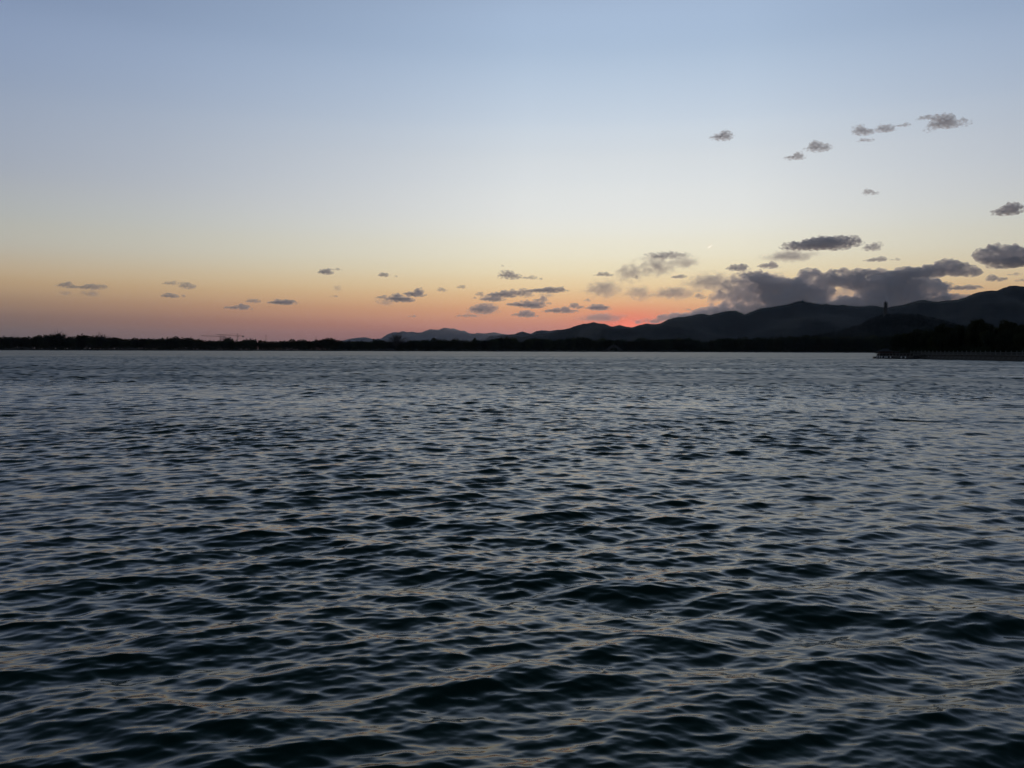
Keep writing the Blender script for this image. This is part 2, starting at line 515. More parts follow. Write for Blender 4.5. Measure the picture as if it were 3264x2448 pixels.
R_HILL = [(2440, 1112), (2520, 1088), (2600, 1070), (2660, 1058), (2700, 1048), (2740, 1036), (2765, 1023), (2780, 1015), (2800, 1009), (2825, 1004), (2850, 1001),
          (2890, 1002), (2930, 1003), (2960, 1010), (2985, 1015), (3020, 1027), (3050, 1034), (3110, 1050), (3200, 1080), (3300, 1112)]
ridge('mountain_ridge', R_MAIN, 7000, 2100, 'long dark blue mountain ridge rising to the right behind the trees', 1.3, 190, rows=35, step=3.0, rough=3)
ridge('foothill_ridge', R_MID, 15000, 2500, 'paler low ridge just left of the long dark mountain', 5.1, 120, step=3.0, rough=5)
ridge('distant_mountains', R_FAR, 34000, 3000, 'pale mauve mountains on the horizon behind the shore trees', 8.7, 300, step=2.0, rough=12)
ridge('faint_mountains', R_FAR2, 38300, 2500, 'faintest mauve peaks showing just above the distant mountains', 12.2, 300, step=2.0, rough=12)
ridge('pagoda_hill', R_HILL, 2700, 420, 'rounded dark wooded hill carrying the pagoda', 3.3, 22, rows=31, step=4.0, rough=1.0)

# ------------------------------------------------------------------ haze
b = MB().box((0, 19500, 448.5), (80000, 45000, 901))
mt = bpy.data.materials.new('haze_air'); mt.use_nodes = True
nt = mt.node_tree; nt.nodes.clear()
pv = nt.nodes.new('ShaderNodeVolumePrincipled')
pv.inputs['Color'].default_value = (0.62, 0.75, 1.0, 1)
pv.inputs['Density'].default_value = 1.0e-5
pv.inputs['Anisotropy'].default_value = 0.65
out = nt.nodes.new('ShaderNodeOutputMaterial'); nt.links.new(pv.outputs[0], out.inputs['Volume'])
hz = b.build('haze', mt)
tag(hz, kind='stuff', label='thin evening haze over the lake and the mountains')
hz.display_type = 'WIRE'


# ------------------------------------------------------------------ trees
def leaf_faces(blobs, n, size, r_):
    """n little leaf clumps spread through a set of ellipsoids: (cx,cy,cz,rx,ry,rz)"""
    bl = np.array(blobs)
    vol = bl[:, 3] * bl[:, 4] * bl[:, 5]
    pick = r_.choice(len(bl), n, p=vol / vol.sum())
    d = r_.normal(0, 1, (n, 3)); d /= np.linalg.norm(d, axis=1)[:, None]
    rad = r_.uniform(0.25, 1.0, n) ** 0.45 * r_.uniform(0.9, 1.12, n)
    c = bl[pick, :3] + d * bl[pick, 3:] * rad[:, None]
    u = r_.normal(0, 1, (n, 3)); u /= np.linalg.norm(u, axis=1)[:, None]
    w = np.cross(u, r_.normal(0, 1, (n, 3))); w /= np.linalg.norm(w, axis=1)[:, None]
    s = size * r_.uniform(0.5, 1.3, n)[:, None]
    q = np.stack([c - u * s, c + w * s * 0.6, c + u * s, c - w * s * 0.6], 1)
    return q.reshape(-1, 3), np.arange(n * 4).reshape(n, 4)


def tree_proto(seed, h, w, kind, nleaf, size, leafmat):
    """returns trunk mesh and crown mesh of a tree of height h and crown width w standing at the origin"""
    r_ = np.random.default_rng(seed)
    blobs = []
    t = MB()
    th = h * (0.5 if kind != 'poplar' else 0.8)
    lean = r_.uniform(-0.04, 0.04, 2) * h
    t.tube([(0, 0, -0.6), (lean[0] * .3, lean[1] * .3, th * .5), (lean[0], lean[1], th), (lean[0] * 1.3, lean[1] * 1.3, h * .85)],
           [h * .022, h * .017, h * .012, h * .004], 6)
    nb = {'round': 7, 'wide': 8, 'poplar': 6, 'willow': 9, 'cone': 7, 'bare': 0}[kind]
    for i in range(nb):
        a = r_.uniform(0, 2 * math.pi)
        if kind == 'poplar':
            z = h * (0.25 + 0.7 * (i + .5) / nb); rr = w * .5 * (1 - abs((i + .5) / nb - .4)) * .7; off = w * .1
            sz = (rr, rr, h * .16)
        elif kind == 'cone':
            z = h * (0.15 + 0.8 * (i + .5) / nb); rr = w * .5 * (1.02 - (i + .5) / nb); off = w * .05
            sz = (rr, rr, h * .09)
        else:
            z = h * r_.uniform(.38, .82); off = w * r_.uniform(.12, .34) * (1.15 - max(0, z / h - .6) * 1.8)
            q = w * r_.uniform(.16, .27); sz = (q, q, q * r_.uniform(.75, 1.05))
            if kind == 'willow':
                sz = (q, q, q * 1.35); z -= h * .08
        c = (lean[0] + math.cos(a) * off, lean[1] + math.sin(a) * off, z)
        blobs.append((*c, *sz))
        t.tube([(lean[0] * .6, lean[1] * .6, min(th, z * .75)), ((c[0] + lean[0]) / 2, (c[1] + lean[1]) / 2, (z + th) / 2 if z > th else z * .9), c],
               [h * .009, h * .006, h * .002], 4)
    if kind in ('round', 'wide', 'willow'):
        blobs.append((lean[0], lean[1], h * .56, w * .30, w * .30, h * .26))
        blobs.append((lean[0] * 1.2, lean[1] * 1.2, h * .84, w * .2, w * .2, h * .12))
        blobs.append((lean[0], lean[1], h * .28, w * .27, w * .27, h * .16))
    trunk = t.mesh('trunk', M_bark, True)
    if kind == 'bare':
        tw = MB()
        for i in range(130):
            a = r_.uniform(0, 2 * math.pi); e = r_.uniform(.25, 1.5)
            L = h * r_.uniform(.45, .72)
            p0 = Vector((0, 0, h * r_.uniform(.18, .42)))
            d = Vector((math.cos(a) * math.cos(e) * w / h * 1.15, math.sin(a) * math.cos(e) * w / h * 1.15, math.sin(e)))
            p1 = p0 + d * L * .5 + Vector((0, 0, L * .04)); p2 = p0 + d * L + Vector((*r_.uniform(-.3, .3, 2), 0))
            tw.tube([p0, p1, p2], [.10, .06, .03], 3)
            for q in range(3):
                s0 = p1.lerp(p2, r_.uniform(0, .8))
                tw.tube([s0, s0 + (d + Vector(r_.uniform(-.5, .5, 3))) * L * r_.uniform(.15, .35)], [.05, .025], 3)
        return trunk, tw.mesh('crown', M_twig)
    v, f = leaf_faces(blobs, nleaf, size, r_)
    return trunk, big_mesh('crown', v, f, leafmat, False)


P_FAR = [tree_proto(100 + i, 10, wd, kd, 620, 0.62, mt_) for i, (wd, kd, mt_) in enumerate([
    (9, 'round', M_leaf), (10.5, 'wide', M_leaf), (9.5, 'willow', M_leaf), (8, 'round', M_leaf_dark), (11, 'wide', M_leaf_dark), (4.2, 'poplar', M_leaf),
    (9.5, 'round', M_leaf), (10, 'willow', M_leaf_dark)])]
P_BARE = [tree_proto(140 + i, 10, wd, 'bare', 0, 0, None) for i, wd in enumerate((9, 11))]
P_NEAR = [tree_proto(160 + i, 10, wd, kd, 2300, 0.34, mt_) for i, (wd, kd, mt_) in enumerate([
    (7.5, 'round', M_leaf_dark), (8.5, 'wide', M_leaf_dark), (8, 'willow', M_leaf), (7, 'round', M_leaf)])]
P_CONE = tree_proto(190, 10, 4.0, 'cone', 1500, 0.3, M_leaf_dark)


def place_tree(name, proto, loc, h, label, group, wide=1.0):
    o = empty(name, loc, random.uniform(0, 6.28))
    tag(o, label, 'tree', group)
    s = h / 10.0
    o.scale = (s * wide, s * wide, s)
    link('trunk', proto[0], o); link('crown', proto[1], o)
    return o


SKYLINE = [(-60, 1071), (0, 1071), (60, 1070), (72, 1069), (145, 1065), (180, 1060), (195, 1062), (205, 1068), (270, 1066), (300, 1069), (320, 1067), (350, 1072),
           (390, 1075), (440, 1075), (470, 1073), (500, 1075), (530, 1073), (555, 1070), (580, 1074), (620, 1075), (640, 1077), (660, 1081), (690, 1082),
           (720, 1080), (732, 1075), (745, 1081), (770, 1082), (790, 1077), (800, 1075), (820, 1078), (840, 1083), (870, 1086), (900, 1083), (925, 1080),
           (955, 1078), (985, 1084), (1010, 1080), (1050, 1073), (1060, 1075), (1075, 1082), (1100, 1081), (1130, 1084), (1160, 1084), (1185, 1082),
           (1205, 1079), (1230, 1086), (1300, 1086), (1320, 1081), (1360, 1079), (1385, 1075), (1410, 1075), (1425, 1084), (1448, 1075), (1465, 1084),
           (1480, 1078), (1495, 1083), (1510, 1077), (1530, 1078), (1550, 1082), (1585, 1074), (1610, 1070), (1640, 1071), (1650, 1084), (1670, 1081),
           (1700, 1074), (1740, 1077), (1760, 1081), (1790, 1078), (1815, 1071), (1840, 1069), (1870, 1071), (1880, 1083), (1900, 1076), (1920, 1073),
           (1945, 1079), (1960, 1081), (1990, 1076), (2010, 1081), (2040, 1073), (2080, 1079), (2110, 1076), (2160, 1074), (2200, 1073), (2230, 1086),
           (2250, 1084), (2300, 1073), (2340, 1072), (2380, 1073), (2420, 1072), (2460, 1072), (2500, 1069), (2550, 1066), (2600, 1066), (2640, 1067),
           (2700, 1069), (2760, 1068), (2800, 1066), (2850, 1066), (2960, 1066)]
sx_, sy_ = [p[0] for p in SKYLINE], [p[1] for p in SKYLINE]


def sky_y(px): return float(np.interp(px, sx_, sy_))


GROUP_FAR = 'trees of the wood along the far shore'
LAB_FAR = 'dark leafy tree in the continuous wood along the far lake shore'
n_far = 0
px = -20.0
while px < 2905:
    back = random.choice((16, 24, 34, 46))
    p = shore_pt(px, back)
    y = sky_y(px)
    h = (at(px, y, math.hypot(p.x, p.y)).z - p.z) * random.uniform(0.86, 1.0)
    pr = random.choice(P_FAR)
    if pr is P_FAR[5] and random.random() < .6: pr = P_FAR[0]
    if random.random() < 0.05: pr = P_BARE[0]
    place_tree('shore_tree', pr, p, max(h, 8), LAB_FAR, GROUP_FAR, wide=random.uniform(0.9, 1.3))
    n_far += 1
    px += random.uniform(9.5, 14.5)
# the fan of bare twigs in front of the distant mountains
p = shore_pt(1264, 12)
place_tree('bare_tree', P_BARE[1], p, at(1264, 1063, p.length).z - p.z, 'broad fan shaped bare tree standing before the left end of the distant mountains', None, wide=1.0)
p = shore_pt(722, 60)
place_tree('bare_tree', P_BARE[0], p, at(680, 1073, p.length).z - p.z, 'thin bare tree on the shore between the two tower cranes', None)
for q, yy in ((190, 1058), (325, 1064)):
    p = shore_pt(q, 20)
    place_tree('bare_tree', P_BARE[0], p, at(q, yy, p.length).z - p.z,
               'bare topped tree sticking up highest over the shore wood near the photo left edge' if q == 190 else 'feathery bare tree just right of the highest hump of the shore wood', None)

# the depth of the wood behind the first rows: one leafy mass
r_ = np.random.default_rng(33)
bl = []
for px in np.arange(-320, 3500, 7.0):
    for back in (60, 95, 150):
        pxx = px + r_.uniform(-4, 4)
        p = shore_pt(pxx, back)
        top = at(pxx, sky_y(min(max(pxx, 0), 2900)), math.hypot(p.x, p.y)).z
        h = (top - p.z) * r_.uniform(0.72, 0.90)
        if pxx > 2880 or pxx < -10: h = 19 * r_.uniform(.7, 1)
        bl.append((p.x, p.y, p.z + h * .66, 5.2, 5.2, h * .34))
        bl.append((p.x + r_.uniform(-3, 3), p.y - 4, p.z + h * .30, 5.0, 4.0, h * .30))
        if back == 60: bl.append((p.x, p.y - 22, p.z + 2.8, 4.6, 3.5, 3.2))
v, f = leaf_faces(bl, 52000, 1.75, r_)
tag(link('shore_wood', big_mesh('shore_wood', v, f, M_leaf, False)), kind='stuff', label='deep dark wood behind the first trees of the far shore')
# shrubs along the bank
bl = []
for px in np.arange(-120, 3000, 3.5):
    p = shore_pt(px + r_.uniform(-2, 2), r_.uniform(4, 14))
    s = r_.uniform(1.2, 3.0)
    bl.append((p.x, p.y, p.z + s * .6, s * 1.3, s, s))
v, f = leaf_faces(bl, 26000, 0.55, r_)
tag(link('undergrowth', big_mesh('undergrowth', v, f, M_leaf_dark, False)), kind='stuff', label='low shrubs along the water edge of the far shore')
# forest on the pagoda hill
bl = []
hx_, hy_ = [p[0] for p in R_HILL], [p[1] for p in R_HILL]
for i in range(2600):
    px = r_.uniform(2500, 3250); t = -abs(r_.normal(0, .38))
    if t < -0.95: continue
    top = at(px, float(np.interp(px, hx_, hy_)), 2700)
    d = Vector((top.x, top.y, 0)).normalized()
    p = d * (2700 + t * 420)
    z = top.z * (1 - abs(t)) ** 1.15
    s = r_.uniform(2.0, 4.4)
    bl.append((p.x, p.y, z + s * .4, s, s, s * .9))
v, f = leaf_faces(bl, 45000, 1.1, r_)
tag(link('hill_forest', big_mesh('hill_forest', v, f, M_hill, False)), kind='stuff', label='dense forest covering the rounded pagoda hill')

# ------------------------------------------------------------------ the near bank: land, quay wall, balustrade, trees
b = MB()
b.add([(LAND_X + .6, -60, 1.45), (700, -60, 1.45), (700, TIP_Y + 40, 1.45), (LAND_X + 14, TIP_Y + 2, 1.45), (LAND_X + 2, TIP_Y - 0.5, 1.45),
       (LAND_X + .6, TIP_Y - 3, 1.45)], [(0, 1, 2, 3, 4, 5)])
tag(b.build('promenade', M_soil), kind='structure', label='level ground of the wooded bank on the right, behind the quay wall')
quay = empty('quay_wall', (LAND_X, 150, 0))
tag(quay, 'dark stone quay wall with pale coping along the wooded bank on the right', 'quay wall')
blk = MB().box((0, 0, 0), (0.62, 2.36, 0.66)).mesh('stone_block', M_wall)
MB().box((0.45, TIP_Y / 2 - 150, 0.45), (0.6, TIP_Y, 1.9)).build('core', M_wall, quay)
for i in range(62):
    yy = TIP_Y - 1.2 - i * 2.4
    for k in range(2):
        o = link('stone_block', blk, quay, (random.uniform(-.03, .03), yy - 150 - (1.2 if k else 0), 0.06 + k * 0.69))
MB().box((0.1, TIP_Y / 2 - 150, 1.535), (1.0, TIP_Y + .3, 0.2)).build('coping', M_rail, quay)
bal = empty('balustrade', (LAND_X + 0.35, 150, 1.635))
tag(bal, 'low grey balustrade of posts and rails on top of the quay wall', 'balustrade')
post = MB().box((0, 0, .45), (.2, .2, .9)).lathe([(.11, .9), (.14, .98), (.09, 1.08), (.02, 1.14)], 6).mesh('post', M_rail)
panel = MB().box((0, 0, .62), (.1, 2.2, .1)).box((0, 0, .18), (.1, 2.2, .12)).box((0, -.55, .4), (.07, .12, .36)).box((0, 0.0, .4), (.07, .12, .36)).box((0, .55, .4), (.07, .12, .36)).mesh('rail_panel', M_rail)
for i in range(64):
    y = TIP_Y - 22 - i * 2.4 - 150
    link('post', post, bal, (0, y, 0))
    link('rail_panel', panel, bal, (0, y - 1.2, 0))

RSKY = [(2850, 1062), (2905, 1056), (2940, 1046), (2975, 1046), (2990, 1032), (3010, 1027), (3050, 1032), (3080, 1030), (3100, 1018), (3120, 1013), (3135, 1016), (3160, 1027),
        (3180, 1031), (3195, 1018), (3215, 1016), (3240, 1023), (3264, 1022), (3400, 1010)]
rx_, ry_ = [p[0] for p in RSKY], [p[1] for p in RSKY]
GROUP_R = 'trees of the dark grove on the right bank'
k = 0
for row, (dx, dy0) in enumerate(((7, 0), (15, 4), (26, -3), (42, 2))):
    y = TIP_Y - 6 + dy0
    while y > 188:
        x = LAND_X + dx + random.uniform(-2, 2)
        pxc = 1632 + x / y * F
        if pxc < 3330:
            pxr = min(pxc, 3400)
            d = math.hypot(x, y)
            top = at(pxr, float(np.interp(pxr, rx_, ry_)), d).z
            h = (top - 1.45) * random.uniform(.86, 1.0) * (1.0 if row else .78)
            place_tree('bank_tree', P_NEAR[k % 4], (x, y, 1.45), h, 'dark bushy tree in the crowded grove behind the quay wall', GROUP_R, random.uniform(.75, .95))
            k += 1
        y -= random.uniform(5.0, 7.5)
for pxc, yt, dist, lab in ((3118, 1011, 300, 'tallest round topped tree of the grove behind the quay wall, under the mountain slope'),
                           (3205, 1014, 285, 'tall bushy tree of the grove near the right edge, second highest'),
                           (3000, 1025, 318, 'bushy tree at the lake end of the grove standing taller than the pointed conifer')):
    p = on_ground(pxc, dist, 1.45)
    place_tree('bank_tree', P_NEAR[k % 4], p, at(pxc, yt, dist).z - 1.45, lab, GROUP_R, .8)
    k += 1
p = on_ground(2951, 330, 1.45)
place_tree('conifer', P_CONE, p, at(2951, 1030, 330).z - 1.45, 'slim pointed conifer at the lake end of the dark grove', None, .9)
# low trees on the spit behind the pavilion
for pxc, yt in ((2862, 1064), (2880, 1058), (2900, 1056), (2918, 1052), (2934, 1048)):
    p = on_ground(pxc, 345 + random.uniform(-8, 8), 1.2)
    place_tree('bank_tree', P_NEAR[k % 4], p, at(pxc, yt, 345).z - 1.2, 'dark bushy tree in the crowded grove behind the quay wall', GROUP_R, .95)
    k += 1
b = MB()
pts = [on_ground(2800, 302), on_ground(2835, 352), on_ground(2960, 380), on_ground(3100, 360)]
b.add([(LAND_X + 1, TIP_Y - 4, 1.2), (LAND_X + 14, TIP_Y + 3, 1.2), (LAND_X + 60, TIP_Y + 20, 1.2), (pts[3].x, pts[3].y, 1.2), (pts[2].x, pts[2].y, 1.2), (pts[1].x + 8, pts[1].y, 1.2),
       (LAND_X + 1, TIP_Y - 4, -.6), (LAND_X + 14, TIP_Y + 3, -.6), (LAND_X + 60, TIP_Y + 20, -.6), (pts[3].x, pts[3].y, -.6), (pts[2].x, pts[2].y, -.6), (pts[1].x + 8, pts[1].y, -.6)],
      [(0, 1, 2, 3, 4, 5), (6, 0, 5, 11), (11, 5, 4, 10), (10, 4, 3, 9)])
tag(b.build('spit', M_soil), kind='structure', label='low tongue of land behind the moored boat')
bl = []
for i in range(420):
    y = r_.uniform(186, TIP_Y + 30); x = LAND_X + r_.uniform(2.5, 26) + (10 if y > TIP_Y else 0)
    s = r_.uniform(.7, 1.7)
    bl.append((x, y, 1.45 + s * .7, s, s, s))
v, f = leaf_faces(bl, 24000, 0.32, r_)
tag(link('bank_shrubs', big_mesh('bank_shrubs', v, f, M_leaf_dark, False)), kind='stuff', label='dark shrubs under the trees behind the balustrade')

# ------------------------------------------------------------------ moored boat at the tip of the bank
def build_boat():
    bow = on_ground(2783, 306)
    stern = on_ground(2925, 292)
    d = stern - bow
    L = d.length
    rz = math.atan2(d.y, d.x)
    o = empty('covered_boat', ((bow.x + stern.x) / 2, (bow.y + stern.y) / 2, 0), rz)
    tag(o, 'long low covered boat with pale discs along its side, moored at the quay tip', 'boat')
    h = MB()
    n = 14
    sec = []
    for i in range(n + 1):
        t = i / n
        x = -L / 2 + t * L
        w = 1.5 * min(1, (t * 4.5) ** .6) * (1 if t < .9 else 1 - (t - .9) * 2.5)
        top = .48 + .25 * max(0, 1 - t * 6)
        sec.append([(x, -w, top), (x, -w * .8, -.3), (x, w * .8, -.3), (x, w, top)])
    vs = [p for s in sec for p in s]
    fs = []
    for i in range(n):
        for k_ in range(4):
            fs.append((i * 4 + k_, i * 4 + (k_ + 1) % 4, (i + 1) * 4 + (k_ + 1) % 4, (i + 1) * 4 + k_))
    fs += [(3, 2, 1, 0), (n * 4, n * 4 + 1, n * 4 + 2, n * 4 + 3)]
    h.add(vs, fs).build('hull', M_hull, o)
    x0, x1 = -L / 2 + L * .14, L / 2 - .6
    MB().box(((x0 + x1) / 2, 0, .72), (x1 - x0, 2.3, .46)).build('cabin', M_hull, o)
    MB().box(((x0 + x1) / 2, 0, 1.84), (x1 - x0 + .6, 2.9, .1)).box(((x0 + x1) / 2, 0, 1.9), (x1 - x0 + .2, 2.5, .06)).build('roof', M_tile, o)
    pm = MB().box((0, 0, 0), (.09, .09, .85)).mesh('post', M_rail)
    npst = 12
    for i in range(npst):
        for sy in (-1.1, 1.1):
            link('post', pm, o, (x0 + (x1 - x0) * i / (npst - 1), sy, 1.37))
    gm = MB().box((0, 0, 0), (1, .03, .6)).mesh('window', M_dark)
    for i in range(npst - 1):
        w = link('window', gm, o, (x0 + (x1 - x0) * (i + .5) / (npst - 1), -.9, 1.3))
        w.scale = ((x1 - x0) / (npst - 1) - .25, 1, 1)
    dm = MB().lathe([(.02, -.09), (.28, -.06), (.33, 0), (.28, .06), (.02, .09)], 12).mesh('disc', M_white, True)
    for fx in (.19, .245, .30, .375, .42, .50, .74, .83):
        w = link('disc', dm, o, (-L / 2 + L * fx, -1.58, .52))
        w.rotation_euler = (math.pi / 2, 0, 0)
    MB().box((-L / 2 + 1.3, 0, .62), (1.6, 1.2, .12)).build('bow_deck', M_hull, o)


build_boat()


# ------------------------------------------------------------------ small buildings by the water
def hip_roof(mb, c, w, d, h, over, z):
    """a roof with gently upturned eaves and a short ridge"""
    prof = [(1.0, 0.0), (.74, .22), (.48, .55), (.28, 1.0)]
    rings = []
    for s, t in prof:
        x, y = (w / 2 + over) * max(s, .05) if s > .3 else w * .22, (d / 2 + over) * (s if s > .3 else .02)
        lift = .10 * h if s == 1.0 else 0
        rings.append([(c[0] - x, c[1] - y, z + h * t + lift), (c[0] + x, c[1] - y, z + h * t + lift), (c[0] + x, c[1] + y, z + h * t + lift), (c[0] - x, c[1] + y, z + h * t + lift)])
    vs = [p for r in rings for p in r]
    fs = []
    for i in range(len(rings) - 1):
        for k_ in range(4):
            fs.append((i * 4 + k_, i * 4 + (k_ + 1) % 4, (i + 1) * 4 + (k_ + 1) % 4, (i + 1) * 4 + k_))
    fs += [(3, 2, 1, 0), (len(vs) - 4, len(vs) - 3, len(vs) - 2, len(vs) - 1)]
    mb.add(vs, fs)
    mb.box((c[0], c[1], z + h + .12), (w * .46, .3, .3))
    return mb


def pavilion(name, px, dist, w, d, wall_h, roof_h, label, z0):
    p = on_ground(px, dist, z0)
    o = empty(name, p, -math.atan2(p.x, p.y))
    tag(o, label, 'pavilion')
    MB().box((0, 0, .2), (w + 1.5, d + 1.5, .6)).build('plinth', M_wall, o)
    MB().box((0, .15 * d, wall_h / 2 + .5), (w * .8, d * .5, wall_h)).build('wall', M_red, o)
    cm = MB().lathe([(.2, .5), (.18, wall_h + .5)], 8).mesh('column', M_red)
    nn = max(4, int(w / 2.4))
    for i in range(nn):
        for s in (-1, 1):
            link('column', cm, o, (-w / 2 + w * i / (nn - 1), s * d / 2, 0))
    MB().box((0, 0, wall_h + .65), (w + .4, d + .4, .3)).build('beam', M_red, o)
    hip_roof(MB(), (0, 0), w, d, roof_h, 1.1, wall_h + .85).build('roof', M_tile, o)
    return o


pavilion('lakeside_pavilion', 2822, 322, 4.4, 3.2, 1.2, .85, 'small grey roofed waterside pavilion just above the moored boat', .3)
pavilion('lakeside_pavilion', 2878, 330, 5.0, 3.0, 1.0, .55, 'low roofed shelter right of the small pavilion above the moored boat', .3)


# ------------------------------------------------------------------ humped bridges of the far causeway
def humped_bridge(px, top_y, half_px, label, peak=1.0):
    p = shore_pt(px, -8)
    dist = math.hypot(p.x, p.y)
    H = at(px, top_y, dist).z
    W = half_px / F * dist
    o = empty('humped_bridge', (p.x, p.y, 0), -math.atan2(p.x, p.y))
    tag(o, label, 'bridge')
    ar = H * .62
    n = 20
    b_ = MB()
    vs, fs = [], []
    for i in range(n + 1):
        u = -1 + 2 * i / n
        x = u * W
        z = .9 + (H - 1.9) * (0.5 + .5 * math.cos(math.pi * u)) ** peak
        zi = math.sqrt(max(0, ar * ar - x * x)) if abs(x) < ar else -.5
        zi = min(zi, z - .5)
        for yy in (-2.4, 2.4):
            vs += [(x, yy, z), (x, yy, zi)]
    for i in range(n):
        a, c = i * 4, (i + 1) * 4
        fs += [(a, a + 1, c + 1, c), (a + 2, c + 2, c + 3, a + 3), (a, c, c + 2, a + 2), (a + 1, a + 3, c + 3, c + 1)]
    b_.add(vs, fs).build('arch', M_bridge, o)
    for yy in (-2.3, 2.3):
        pr = MB()
        for i in range(n):
            u0, u1 = -1 + 2 * i / n, -1 + 2 * (i + 1) / n
            z0 = .9 + (H - 1.9) * (0.5 + .5 * math.cos(math.pi * u0)) ** peak
            z1 = .9 + (H - 1.9) * (0.5 + .5 * math.cos(math.pi * u1)) ** peak
            x0, x1 = u0 * W, u1 * W
            pr.add([(x0, yy - .12, z0), (x1, yy - .12, z1), (x1, yy + .12, z1), (x0, yy + .12, z0),
                    (x0, yy - .12, z0 + .9), (x1, yy - .12, z1 + .9), (x1, yy + .12, z1 + .9), (x0, yy + .12, z0 + .9)],
                   [(3, 2, 1, 0), (4, 5, 6, 7), (0, 1, 5, 4), (2, 3, 7, 6)])
            pr.box((x0, yy, z0 + .6), (.3, .34, 1.3))
        pr.build('parapet', M_bridge, o)
    return o


humped_bridge(1957, 1099, 44, 'steep humped pale stone bridge at the foot of the shore wood below the sunset glow', 1.5)
humped_bridge(70, 1105, 32, 'pale arched stone bridge on the far shore near the photo left edge', .8)
humped_bridge(420, 1108, 26, 'low pale arched bridge with dark opening on the far shore, left of the cranes', .8)
humped_bridge(1240, 1109, 26, 'low pale arched bridge on the far shore below the broad bare tree', .8)


# ------------------------------------------------------------------ pagoda
def build_pagoda():
    top = at(2822, 957, 2700); base = at(2822, 1005, 2700)
    H = top.z - base.z + 6
    o = empty('pagoda', (base.x, base.y, base.z - 4), math.radians(10))
    tag(o, 'tall slim pagoda of stacked octagonal storeys on top of the wooded hill', 'pagoda')
    MB().lathe([(7.6, -2), (7.6, 2.2), (7.0, 2.6)], 8).build('plinth', M_stone, o)
    z = 2.4
    body = H - 12.5
    for i in range(7):
        sh = body / 7 * (1.08 - i * .025)
        r0 = 5.3 - i * .16
        s = MB().lathe([(r0, z), (r0 - .1, z + sh - .9)], 8).build('storey', M_brick, o)
        for q in range(4):
            a = math.pi / 8 + q * math.pi / 2 + (math.pi / 4 if i % 2 else 0)
            rr = (r0 - .05) * math.cos(math.pi / 8)
            win = MB()
            pts = [(-.7, 0), (.7, 0), (.7, 1.6), (.45, 2.2), (0, 2.5), (-.45, 2.2), (-.7, 1.6)]
            f1 = [Vector((rr * math.cos(a) - p * math.sin(a), rr * math.sin(a) + p * math.cos(a), z + 1.2 + h_)) for p, h_ in pts]
            off = Vector((math.cos(a), math.sin(a), 0)) * .12
            n_ = len(pts)
            win.add([p - off for p in f1] + [p + off for p in f1], [tuple(range(n_, 2 * n_))] + [(k_, (k_ + 1) % n_, n_ + (k_ + 1) % n_, n_ + k_) for k_ in range(n_)])
            win.build('window', M_dark, s)
        last = i == 6
        if not last:
            MB().lathe([(r0 - .1, z + sh - 1.3), (r0 + 1.15, z + sh - .75), (r0 + 1.25, z + sh - .45), (r0 - .1, z + sh + .35)], 8).build('eave', M_tile, o)
        z += sh
    MB().lathe([(4.2, z - 1.4), (5.9, z - .9), (5.95, z - .5), (3.9, z + 1.1), (2.3, z + 2.6), (1.1, z + 4.6), (.6, z + 5.4)], 8).build('roof', M_tile, o)
    MB().lathe([(.6, z + 5.3), (1.0, z + 6.0), (.5, z + 6.6), (.75, z + 7.3), (.35, z + 8.0), (.1, z + 10.6)], 8).build('finial', M_tile, o)


build_pagoda()


# ------------------------------------------------------------------ cranes and masts
def lattice(mb, p0, p1, w, n, r):
    p0, p1 = Vector(p0), Vector(p1)
    t = (p1 - p0).normalized(); a = t.orthogonal().normalized() * w / 2; c = t.cross(a)
    cs = [a + c, a - c, -a - c, -a + c]
    for q in cs:
        mb.tube([p0 + q, p1 + q], r, 4)
    for i in range(n):
        s0, s1 = p0.lerp(p1, i / n), p0.lerp(p1, (i + 1) / n)
        for k_ in range(4):
            mb.tube([s0 + cs[k_], s1 + cs[(k_ + 1) % 4]], r * .7, 3)
    return mb


def crane(px, apex_y, jib_y, jib_px, jib_end_y, cw_px, label):
    D_ = 2200
    p = on_ground(px, D_, 0)
    zj = at(px, jib_y, D_).z; za = at(px, apex_y, D_).z
    k_ = D_ / F
    o = empty('tower_crane', p, -math.atan2(p.x, p.y))
    tag(o, label, 'crane', 'tower cranes beyond the far shore')
    lattice(MB(), (0, 0, 0), (0, 0, zj), 1.7, 16, .16).build('mast', M_steel, o)
    L = (px - jib_px) * k_; zt = at(jib_px, jib_end_y, D_).z
    lattice(MB(), (-1, 0, zj), (-L, 0, zt), 1.0, 22, .12).build('jib', M_steel, o)
    Lc = (cw_px - px) * k_
    lattice(MB(), (1, 0, zj), (Lc, 0, zj - .5), 1.0, 6, .12).build('counter_jib', M_steel, o)
    MB().box((Lc - 2, 0, zj - 1.4), (4.5, 1.8, 2.6)).build('counterweight', M_conc, o)
    lattice(MB(), (0, 0, zj), (0, 0, za), 1.0, 4, .14).build('apex', M_steel, o)
    MB().box((1.6, -1.0, zj - 1.3), (1.7, 1.6, 2.2)).build('cab', M_steel, o)
    MB().tube([(0, 0, za), (-L * .62, 0, zj + (zt - zj) * .62 + .5)], .08, 3).tube([(0, 0, za), (Lc - 1, 0, zj)], .08, 3).build('tie', M_steel, o)


crane(702.5, 1066.5, 1072.5, 648, 1070, 716, 'tower crane with jib reaching left, left one of two beyond the shore wood')
crane(757.5, 1062.5, 1070.5, 697, 1065.5, 776, 'taller tower crane beyond the shore wood, its jib reaching left to the other crane')


